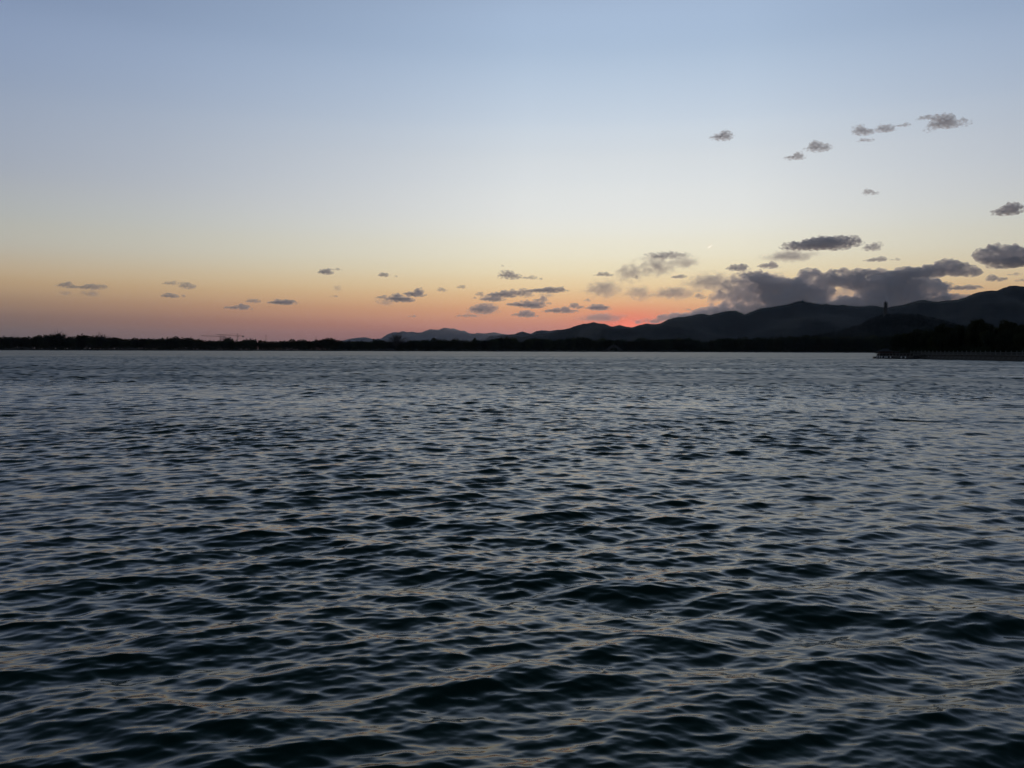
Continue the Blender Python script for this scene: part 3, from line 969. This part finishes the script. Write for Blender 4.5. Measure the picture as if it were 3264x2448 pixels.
def mast(px, y0, y1, dist, label, head=False, thick=.5):
    z0, z1 = at(px, y0, dist).z, at(px, y1, dist).z
    p = on_ground(px, dist, z0 - 6)
    o = empty('antenna_mast', p)
    tag(o, label, 'mast')
    h = z1 - z0 + 6
    MB().tube([(0, 0, 0), (0, 0, h * .6), (0, 0, h)], [thick, thick * .8, thick * .45], 6).build('pole', M_steel, o)
    if head:
        MB().lathe([(thick * .5, h * .80), (thick * 2.2, h * .82), (thick * 2.2, h * .92), (thick * .5, h * .94)], 8).build('antenna_ring', M_steel, o)
    MB().box((0, 0, h * .55), (thick * 4, thick * .5, thick * .5)).build('crossarm', M_steel, o)


mast(848, 1086, 1067, 2100, 'slender mast with a bulky head rising above the shore wood, right of the cranes', True, .45)
mast(1008, 1086, 1072, 2100, 'plain thin mast rising above the shore wood, farther right of the cranes', False, .4)
for px_, y0, y1, lab in ((2277, 1001, 986, 'thin mast on the ridge, leftmost of the row above the sunset shoulder'),
                         (2285, 999, 984, 'thin mast on the ridge, second from left of the row above the sunset shoulder'),
                         (2301, 996, 983, 'thin mast on the ridge, third of the row, beside a small hut'),
                         (2336, 991, 981, 'thin mast near the rounded summit at the right end of the mast row'),
                         (2564, 961, 951, 'antenna mast on the highest peak beside the small summit building'),
                         (2776, 974, 965, 'lone thin mast on the ridge a little left of the pagoda')):
    mast(px_, y0, y1, 7000, lab, px_ == 2564, 1.3 if px_ != 2564 else 1.6)


def hut(px, y, w, h, label):
    p = at(px, y, 6995)
    o = empty('summit_building', (p.x, p.y, p.z - 4), -math.atan2(p.x, p.y))
    tag(o, label, 'building')
    MB().box((0, 0, h / 2), (w, w * .7, h + 4)).build('wall', M_conc, o)
    MB().box((w * .1, 0, h + 2.6), (w * 1.15, w * .85, 1.2)).build('roof', M_tile, o)


hut(2558, 958, 11, 9, 'small block shaped building on the highest mountain peak')
hut(2312, 992, 9, 4, 'tiny hut on the ridge in the row of masts')


# ------------------------------------------------------------------ ducks
def duck(px, py, L, head_up, label, face):
    d = ray(px, py)
    k_ = -CAM_Z / d.z
    p = Vector((0, 0, CAM_Z)) + d * k_
    o = empty('duck', (p.x, p.y, 0.02), face)
    tag(o, label, 'duck', 'ducks swimming off the quay')
    b_ = MB()
    # body, neck and head as one swept skin: x forward
    st = [(-.62, .10, .02), (-.52, .10, .08), (-.36, .08, .17), (-.10, .06, .22), (.14, .06, .215), (.30, .09, .16), (.37, .18, .095)]
    if head_up:
        st += [(.385, .28, .075), (.40, .37, .078), (.455, .415, .085), (.52, .415, .07), (.57, .395, .03)]
    else:
        st += [(.40, .22, .08), (.45, .26, .085), (.52, .27, .07), (.58, .25, .03)]
    b_.tube([(x * L, 0, z * L) for x, z, r in st], [r * L for x, z, r in st], 10)
    b_.build('body', M_duck, o, smooth=True)
    hx2, hz2 = st[-1][0] * L, st[-1][1] * L
    MB().box((hx2 + .05 * L, 0, hz2), (.14 * L, .075 * L, .03 * L)).build('bill', M_bill, o)
    tl = MB().add([(-.55 * L, -.1 * L, .12 * L), (-.55 * L, .1 * L, .12 * L), (-.82 * L, .03 * L, .20 * L), (-.82 * L, -.03 * L, .20 * L), (-.55 * L, 0, .06 * L)],
                  [(0, 1, 2, 3), (0, 3, 4), (1, 4, 2), (2, 4, 3), (0, 4, 1)])
    tl.build('tail', M_duck, o)


duck(3150, 1247, .20, True, 'dark duck swimming with raised head, farther of the two ducks near the photo right edge', math.radians(178))
duck(3158, 1255, .17, False, 'smaller dark duck with lowered head, nearer of the two ducks near the photo right edge', math.radians(176))

# ------------------------------------------------------------------ clouds
CD = 34000.0
CK = CD / F


def cloud_material(name, dens, lo, hi, scale, aniso, colr, soft, gain):
    mt = bpy.data.materials.new(name); mt.use_nodes = True
    nt = mt.node_tree; nt.nodes.clear(); n, l = nt.nodes, nt.links
    t = n.new('ShaderNodeTexCoord')
    oi = n.new('ShaderNodeObjectInfo')
    ns = n.new('ShaderNodeTexNoise'); ns.noise_dimensions = '4D'
    ns.inputs['Scale'].default_value = scale; ns.inputs['Detail'].default_value = 3.0; ns.inputs['Roughness'].default_value = .56
    mp = n.new('ShaderNodeMapping'); mp.inputs['Scale'].default_value = (1.0, 1.0, 1.5)
    l.new(t.outputs['Object'], mp.inputs[0]); l.new(mp.outputs[0], ns.inputs['Vector'])
    mw = n.new('ShaderNodeMath'); mw.operation = 'MULTIPLY'; mw.inputs[1].default_value = 37.0
    l.new(oi.outputs['Random'], mw.inputs[0]); l.new(mw.outputs[0], ns.inputs['W'])
    # the cloud thins out towards its own bounds, the noise frays it
    sb = n.new('ShaderNodeVectorMath'); sb.operation = 'SUBTRACT'; sb.inputs[1].default_value = (.5, .5, .5)
    l.new(t.outputs['Generated'], sb.inputs[0])
    ln = n.new('ShaderNodeVectorMath'); ln.operation = 'LENGTH'; l.new(sb.outputs[0], ln.inputs[0])
    fr = n.new('ShaderNodeMapRange'); fr.interpolation_type = 'SMOOTHSTEP'
    fr.inputs[1].default_value = .5 if soft else .60; fr.inputs[2].default_value = .02 if soft else .12
    fr.inputs[3].default_value = 0; fr.inputs[4].default_value = gain
    l.new(ln.outputs['Value'], fr.inputs[0])
    amp = n.new('ShaderNodeMath'); amp.operation = 'MULTIPLY_ADD'; amp.inputs[1].default_value = 2.2; amp.inputs[2].default_value = -1.1
    l.new(ns.outputs['Fac'], amp.inputs[0])
    ad = n.new('ShaderNodeMath'); ad.operation = 'ADD'; l.new(amp.outputs[0], ad.inputs[0]); l.new(fr.outputs[0], ad.inputs[1])
    mu = n.new('ShaderNodeMapRange'); mu.interpolation_type = 'SMOOTHSTEP'
    mu.inputs[1].default_value = lo; mu.inputs[2].default_value = hi; mu.inputs[3].default_value = 0.0; mu.inputs[4].default_value = 1.0
    l.new(ad.outputs[0], mu.inputs[0])
    if soft:
        m3 = n.new('ShaderNodeMath'); m3.operation = 'MULTIPLY'; l.new(mu.outputs[0], m3.inputs[0]); l.new(fr.outputs[0], m3.inputs[1]); mu = m3
    m2 = n.new('ShaderNodeMath'); m2.operation = 'MULTIPLY'; l.new(mu.outputs[0], m2.inputs[0]); m2.inputs[1].default_value = dens
    pv = n.new('ShaderNodeVolumePrincipled')
    pv.inputs['Color'].default_value = (*colr, 1); pv.inputs['Anisotropy'].default_value = aniso
    l.new(m2.outputs[0], pv.inputs['Density'])
    out = n.new('ShaderNodeOutputMaterial'); l.new(pv.outputs[0], out.inputs['Volume'])
    return mt


MC = {'puff': cloud_material('cloud_puff', 0.0105, -.02, .36, 0.0075, .42, (.988, .988, .997), False, .50),
      'shred': cloud_material('cloud_shred', 0.0062, .0, .48, 0.0080, .42, (.976, .982, .999), False, .46),
      'wisp': cloud_material('cloud_wisp', 0.0085, .02, .50, 0.0090, .42, (.988, .988, .997), False, .42),
      'bank': cloud_material('cloud_bank', 0.0100, -.21, .02, 0.0050, .42, (.989, .989, .998), False, .30),
      'mist': cloud_material('cloud_mist', 0.0056, -.02, .55, 0.0030, .45, (.99, .98, .985), False, .55),
      'veil': cloud_material('cloud_veil', 0.0034, .30, 1.2, 0.0034, .45, (.99, .98, .985), True, 1.0)}


def ico(sub=2):
    import bmesh
    bm = bmesh.new(); bmesh.ops.create_icosphere(bm, subdivisions=sub, radius=1)
    v = np.array([q.co[:] for q in bm.verts]); f = np.array([[q.index for q in t.verts] for t in bm.faces]); bm.free()
    return v, f


ICO_V, ICO_F = ico(2)
DG = None


def cloud_mesh(ells, kind, seed, voxel_div):
    """union of ellipsoids (metres, local x right / y away / z up), lumpy"""
    r_ = np.random.default_rng(seed)
    V, Fc, b = [], [], 0
    for cx, cz, rx, rz, ry, cy in ells:
        V.append(ICO_V * (rx, ry, rz) + (cx, cy, cz)); Fc.append(ICO_F + b); b += len(ICO_V)
    V = np.concatenate(V); Fc = np.concatenate(Fc)
    if len(ells) == 1 and kind == 'veil':
        me = big_mesh('cloud', V, Fc, MC[kind]); return me
    me = big_mesh('cloud_raw', V, Fc, None)
    ob = bpy.data.objects.new('cloud_raw', me); COL.objects.link(ob)
    md = ob.modifiers.new('union', 'REMESH'); md.mode = 'VOXEL'
    ext = V.max(0) - V.min(0)
    md.voxel_size = max(ext[0] / voxel_div, ext[2] / 32.0)
    dg = bpy.context.evaluated_depsgraph_get()
    m2 = bpy.data.meshes.new_from_object(ob.evaluated_get(dg))
    bpy.data.objects.remove(ob); bpy.data.meshes.remove(me)
    n = len(m2.vertices)
    co = np.empty(n * 3, np.float32); m2.vertices.foreach_get('co', co); co = co.reshape(-1, 3)
    nr = np.empty(n * 3, np.float32); m2.vertices.foreach_get('normal', nr); nr = nr.reshape(-1, 3)
    s = max(ext[2], 120) * .24
    disp = np.array([mnoise.fractal(Vector(c) / s + Vector((seed * 3.1, 0, 0)), 1.0, 2.0, 4) for c in co])
    flat = np.where(nr[:, 2] < -.3, .35, 1.0)
    co = co + nr * (disp * ext[2] * (.13 if kind == 'bank' else .17) * flat)[:, None]
    m2.vertices.foreach_set('co', co.ravel().astype(np.float32))
    m2.polygons.foreach_set('use_smooth', [True] * len(m2.polygons))
    m2.update(); m2.materials.clear(); m2.materials.append(MC[kind]); m2.name = 'cloud'
    return m2


n_cloud = 0


def cloud(kind, label, ells, veils=(), cat='cloud', dist_add=0):
    """ells in photo pixels: (cx, cy, rx, ry)"""
    global n_cloud
    n_cloud += 1
    R_ = CD + dist_add
    kx = R_ / F
    x0 = min(e[0] - e[2] for e in ells); x1 = max(e[0] + e[2] for e in ells)
    y0 = min(e[1] - e[3] for e in ells); y1 = max(e[1] + e[3] for e in ells)
    cx, cy = (x0 + x1) / 2, (y0 + y1) / 2
    c = at(cx, cy, R_)
    rz = -math.atan2(c.x, c.y)
    def loc(es, sd):
        r_ = np.random.default_rng(sd)
        return [((e[0] - cx) * kx, (cy - e[1]) * kx, e[2] * (1.16 if kind == 'bank' else 1.24) * kx, e[3] * (1.2 if kind == 'bank' else 1.3) * kx, min(max(e[2] * .55, e[3] * 1.1), e[3] * 3.0) * kx, r_.uniform(-.15, .15) * e[2] * kx) for e in es]
    me = cloud_mesh(loc(ells, n_cloud), kind, n_cloud, {'bank': 130, 'mist': 80}.get(kind, 46 if len(ells) > 4 else 34))
    o = link('cloud', me); o.location = c; o.rotation_euler = (0, 0, rz)
    tag(o, label, cat, 'sunset clouds')
    for e in veils:
        vm = cloud_mesh(loc([e], n_cloud), 'veil', n_cloud, 20)
        link('veil', vm, o)
    return o


def auto(x0, y0, x1, y1, seed):
    """a small cumulus with a flattish base and uneven top filling the box in the photograph"""
    r_ = np.random.default_rng(seed)
    w, h = x1 - x0, y1 - y0
    n = int(min(6, max(2, round(w / h * .9))))
    out = [((x0 + x1) / 2, y1 - h * .22, w * .50, h * .20)]
    peak = r_.uniform(.25, .7)
    for i in range(n):
        u = min(.95, max(.05, (i + .5) / n + r_.uniform(-.12, .12)))
        hh = h * max(.22, 1 - 1.1 * abs(u - peak)) * r_.uniform(.65, 1.05)
        out.append((x0 + w * (.08 + .84 * u), y1 - h * .1 - hh * .48, w / n * r_.uniform(.36, .68), hh * .46))
    return out


SMALL = [
    ('wisp', 186, 896, 236, 917, 'faint thin cloud streak at the far left, left half of the leftmost pair', [(205, 932, 30, 16)]),
    ('shred', 240, 898, 332, 923, 'flat grey cloud with pale haze under it, right half of the leftmost pair', [(285, 932, 48, 17)]),
    ('shred', 522, 892, 569, 909, 'small arched cloud, upper left of the three small clouds above the left shore', []),
    ('shred', 572, 894, 624, 921, 'small blurred square cloud, upper right of the three small clouds above the left shore', []),
    ('puff', 516, 931, 567, 949, 'small flat mauve cloud below the arched one above the left shore', []),
    ('wisp', 568, 938, 592, 948, 'tiny wisp to the right of the small flat mauve cloud above the left shore', []),
    ('puff', 722, 968, 804, 987, 'low mauve cloud streak above the two tower cranes', []),
    ('wisp', 784, 946, 832, 966, 'faint pink curl of cloud just above the low mauve streak over the cranes', []),
    ('puff', 860, 946, 948, 971, 'mauve cloud tapering to the right, alone above the shore right of the cranes', []),
    ('puff', 1016, 847, 1062, 875, 'compact dark grey cloud high above the left shore, the larger of a touching pair', []),
    ('wisp', 1056, 851, 1090, 863, 'thin grey cloud tail touching the right side of the compact dark cloud', []),
    ('puff', 1206, 867, 1242, 883, 'tiny grey cloud alone between the compact dark cloud and the ragged one', []),
    ('wisp', 1252, 876, 1268, 884, 'speck of cloud just right of the tiny lone grey cloud', []),
    ('wisp', 1050, 938, 1082, 947, 'tiny thin cloud dash below the compact dark grey cloud', []),
    ('wisp', 1198, 933, 1238, 953, 'small cloud tuft at the left of the double mauve cloud above the distant mountains', [(1225, 960, 62, 20)]),
    ('puff', 1238, 930, 1324, 963, 'rounded mauve cloud, lower half of the double cloud above the distant mountains', []),
    ('puff', 1286, 918, 1356, 946, 'mauve cloud slanting down right, upper half of the double cloud above the distant mountains', []),
    ('wisp', 1300, 1000, 1330, 1012, 'faint low cloud smear right above the distant mountain peaks', []),
    ('wisp', 1392, 913, 1427, 931, 'small triangular cloud wisp right of the double mauve cloud', []),
    ('wisp', 1456, 905, 1488, 921, 'small dark cloud dash above and left of the central cloud cluster', []),
    ('wisp', 1594, 841, 1607, 851, 'tiny pointed cloud speck, highest of the central cluster', []),
    ('wisp', 1590, 858, 1668, 891, 'ragged open cloud shreds at the top of the central cluster', []),
    ('shred', 1661, 872, 1713, 891, 'small grey cloud joined to the right of the ragged shreds', []),
    ('wisp', 1712, 880, 1732, 893, 'tiny hooked wisp at the right end of the ragged shreds', []),
    ('puff', 1556, 918, 1654, 949, 'mauve cloud with bumpy top in the middle left of the central cluster', []),
    ('puff', 1533, 935, 1610, 961, 'flat mauve cloud tucked below the bumpy one, left of the central cluster', []),
    ('wisp', 1513, 927, 1547, 945, 'small soft tuft at the left edge of the central cluster', []),
    ('wisp', 1500, 944, 1522, 953, 'tiny flat speck below the soft tuft at the left of the central cluster', []),
    ('wisp', 1645, 914, 1702, 949, 'ragged cloud fragments left of the long dark cloud in the central cluster', []),
    ('puff', 1676, 906, 1810, 934, 'longest darkest cloud of the central cluster, flat with a small tower', [(1740, 940, 50, 12)]),
    ('puff', 1616, 955, 1662, 976, 'small cloud on the left of the rounded heap in the central cluster', []),
    ('puff', 1652, 950, 1738, 983, 'rounded heap of cloud in the lower middle of the central cluster', []),
    ('puff', 1698, 945, 1748, 963, 'small flat cloud just above the rounded heap of the central cluster', []),
    ('wisp', 1736, 957, 1762, 973, 'tiny cloud knob right of the rounded heap in the central cluster', []),
    ('wisp', 1495, 962, 1592, 1000, 'slanting soft mauve cloud at the lower left of the central cluster', [(1530, 992, 75, 20)]),
    ('wisp', 1455, 996, 1540, 1012, 'low flat mauve streak under the slanting soft cloud', []),
    ('puff', 1636, 988, 1718, 1011, 'soft pinkish flat cloud lowest in the middle of the central cluster', []),
    ('puff', 1732, 974, 1848, 998, 'bumpy pinkish cloud at the lower right of the central cluster', []),
    ('puff', 1814, 964, 1862, 984, 'small pinkish cloud just above the right end of the bumpy pinkish one', []),
    ('wisp', 1856, 952, 1890, 963, 'tiny flat cloud at the right edge of the central cluster', []),
    ('puff', 1870, 961, 1948, 989, 'pinkish cloud sloping down right, rightmost of the central cluster before the glow', []),
    ('puff', 1896, 865, 1958, 881, 'thin dark lens cloud left of the soft hanging veils', []),
    ('wisp', 2015, 876, 2038, 890, 'tiny dark fleck under the soft hanging veils', []),
    ('puff', 2142, 870, 2184, 888, 'small dark cap shaped cloud alone above the sunset ridge', []),
    ('wisp', 2210, 933, 2254, 953, 'small mauve wisp sloping right above the sunset ridge', []),
    ('wisp', 2178, 980, 2205, 990, 'two tiny flecks low over the sunset ridge', []),
    ('puff', 2318, 835, 2386, 863, 'dark cloud with a trailing tail just above the left end of the great cloud bank', []),
    ('puff', 2422, 832, 2484, 856, 'smooth lens shaped dark cloud above the left end of the great cloud bank', []),
    ('puff', 2762, 814, 2828, 834, 'small dark oval cloud above the middle of the great cloud bank', []),
    ('wisp', 2840, 821, 2874, 831, 'thin streak right of the small dark oval cloud', []),
    ('wisp', 2752, 763, 2804, 799, 'loose curled wisp right of the long dark double cloud', []),
    ('puff', 3172, 652, 3248, 684, 'dark oval cloud alone high near the photo right edge', []),
    ('puff', 3148, 876, 3202, 896, 'small oval cloud under the big cloud at the right edge', []),
    ('puff', 3040, 900, 3118, 924, 'flat arched cloud right of the great cloud bank, above the pagoda mountain', []),
    ('wisp', 2965, 898, 3042, 914, 'thin lumpy streak between the great bank and the flat arched cloud', []),
    ('puff', 2990, 930, 3090, 958, 'low mauve cloud resting on the mountain slope right of the pagoda', []),
    ('wisp', 3212, 866, 3254, 878, 'thin streak just under the big cloud at the right edge', []),
    ('wisp', 3240, 884, 3272, 898, 'tiny streak at the right edge low above the mountain', []),
    ('wisp', 2268, 406, 2336, 448, 'ragged pale grey wisp, leftmost of the high clouds', []),
    ('shred', 2572, 444, 2648, 484, 'dark ragged cloud with faint tail, second of the high clouds from the left', []),
    ('wisp', 2502, 486, 2566, 510, 'faint trailing wisp below left of the dark ragged high cloud', []),
    ('shred', 2724, 388, 2784, 430, 'dense round dark cloud, third of the high clouds', []),
    ('wisp', 2735, 438, 2790, 452, 'faint flat streak under the dense round high cloud', []),
    ('shred', 2796, 384, 2852, 420, 'dark ragged cloud right of the dense round high cloud', []),
    ('wisp', 2862, 389, 2898, 405, 'small pale fleck between the ragged and the arched high clouds', []),
    ('wisp', 2928, 363, 2978, 381, 'thin dash of cloud above left of the arched high cloud', []),
    ('wisp', 2750, 602, 2804, 621, 'very faint wisp in the middle of the clear sky above the great bank', []),
]
for i, (kind, x0, y0, x1, y1, lab, veils) in enumerate(SMALL):
    cloud(kind, lab, auto(x0, y0, x1, y1, i + 50), veils)
cloud('shred', 'arched dark cloud with drooping ends, rightmost of the high clouds', [(3008, 384, 30, 17), (2990, 392, 20, 12), (2975, 403, 18, 10), (3032, 392, 18, 10), (3058, 396, 22, 10), (3020, 395, 30, 10)])
cloud('puff', 'long dark double cloud with flat base above the great cloud bank', [(2560, 782, 56, 11), (2600, 785, 50, 9), (2630, 772, 60, 14), (2670, 768, 50, 12), (2700, 778, 34, 11), (2580, 772, 14, 6), (2665, 790, 34, 8), (2540, 775, 22, 7)])
cloud('shred', 'wide grey cloud with hazy veils hanging under it left of the contrail', [(2080, 810, 24, 6), (2110, 814, 30, 10), (2140, 813, 26, 10), (2165, 818, 22, 8), (2190, 816, 16, 9)],
      [(2095, 846, 90, 56), (2015, 866, 95, 46), (2180, 838, 80, 34)])
cloud('veil', 'faint grey smear of cloud under the wide cloud and its hanging veils', [(1925, 922, 105, 46)])
cloud('veil', 'faint smear of cloud right of the other smear above the sunset glow', [(2035, 934, 80, 40)])
cloud('veil', 'long soft mauve smear above the sunset glow', [(2150, 934, 125, 32)])
cloud('veil', 'slanting soft smear leading up to the great cloud bank', [(2270, 898, 140, 46)])
cloud('veil', 'pale smear under the compact dark grey cloud above the left shore', [(1072, 920, 30, 16)])
cloud('veil', 'thin grey smear under the long dark double cloud', [(2520, 815, 130, 26)])
cloud('veil', 'reddish smear of low cloud left of the sunset glow', [(1920, 1012, 130, 22)])
cloud('mist', 'purple shelf of low cloud lying along the ridge right of the sunset glow', [(2110, 1022, 90, 10), (2200, 1014, 90, 14), (2290, 1000, 80, 18), (2340, 988, 70, 18), (2410, 992, 80, 16), (2480, 988, 60, 14)], dist_add=700)
cloud('mist', 'soft mauve left end of the great cloud bank over the mast row', [(2330, 940, 50, 26), (2370, 920, 60, 30), (2410, 908, 60, 28), (2450, 908, 60, 30), (2490, 928, 50, 30), (2310, 966, 50, 22), (2370, 962, 70, 20), (2440, 956, 60, 26), (2400, 980, 90, 16)], dist_add=500)
cloud('puff', 'flat topped dark cap cloud on the left shoulder of the great cloud bank', [(2385, 874, 28, 9), (2412, 876, 30, 10), (2430, 888, 36, 13), (2450, 902, 30, 12)])
cloud('bank', 'great grey cloud bank massed over the mountain ridge left of the pagoda',
      [(2470, 915, 50, 20), (2510, 915, 50, 22), (2550, 906, 56, 24), (2585, 882, 32, 19), (2625, 884, 40, 18), (2650, 896, 50, 16), (2590, 925, 70, 24), (2540, 945, 80, 24), (2610, 955, 54, 28), (2560, 972, 90, 24),
       (2690, 898, 60, 14), (2760, 908, 70, 20), (2850, 908, 90, 22), (2910, 925, 62, 16), (2775, 940, 52, 30), (2840, 945, 90, 30), (2900, 955, 70, 20), (2700, 970, 80, 18), (2800, 972, 90, 20), (2655, 960, 30, 14), (2722, 957, 28, 12), (2690, 962, 30, 10), (2690, 984, 50, 16),
       *[(2690 + 44 * math.cos(q) + 5 * math.sin(q * 5), 931 - 17 * math.sin(q) + (6 if math.sin(q) < 0 else 0) * math.cos(q), 7 + 3 * math.sin(q * 3), 4 + 2 * math.cos(q * 4)) for q in (.3, .9, 1.6, 2.1, 2.8, 3.4, 4.0, 4.5, 5.2, 5.8)]], [(2690, 934, 74, 40)], dist_add=300)
cloud('bank', 'long flat based upper tier of the great cloud bank with a domed right end',
      [(2715, 868, 32, 16), (2750, 866, 30, 12), (2785, 870, 38, 12), (2815, 868, 26, 13), (2850, 874, 46, 11), (2880, 866, 26, 12), (2915, 868, 44, 14), (2960, 866, 46, 17), (2992, 855, 32, 20), (3022, 864, 38, 18), (3050, 872, 30, 13)])
cloud('bank', 'big dark heaped cloud cut by the photo right edge above the mountain',
      [(3160, 808, 24, 16), (3188, 798, 32, 16), (3230, 803, 40, 16), (3275, 812, 40, 18), (3190, 822, 44, 14), (3240, 830, 60, 12), (3300, 828, 50, 16), (3215, 842, 44, 6)])

# ------------------------------------------------------------------ contrails
mt_ = bpy.data.materials.new('contrail_vapour'); mt_.use_nodes = True
mt_.node_tree.nodes.clear()
pv_ = mt_.node_tree.nodes.new('ShaderNodeVolumePrincipled')
pv_.inputs['Color'].default_value = (.99, .99, .99, 1); pv_.inputs['Anisotropy'].default_value = .86; pv_.inputs['Density'].default_value = .012
ou_ = mt_.node_tree.nodes.new('ShaderNodeOutputMaterial'); mt_.node_tree.links.new(pv_.outputs[0], ou_.inputs['Volume'])
for x0, y0, x1, y1, r0, lab in ((2256, 790.5, 2271, 780.5, 2.0, 'short bright contrail streak high above the sunset ridge'),
                                (2070, 965.5, 2080, 961.5, .7, 'tiny bright contrail dash low above the sunset glow'),
                                (2579, 700, 2581, 694, 1.2, 'tiny pale contrail fleck high above the long dark double cloud')):
    a, c = at(x0, y0, CD - 3000), at(x1, y1, CD - 3000)
    kx = (CD - 3000) / F
    mid = (a + c) / 2
    pts = [a + (c - a) * t - mid for t in (0, .2, .5, .8, 1)]
    o = MB().tube(pts, [r0 * kx * s for s in (.35, 1, 1, .8, .3)], 8).build('contrail', mt_, None, mid, True)
    tag(o, lab, 'contrail', 'contrails lit by the sun')

print('trees', n_far, k, 'clouds', n_cloud)
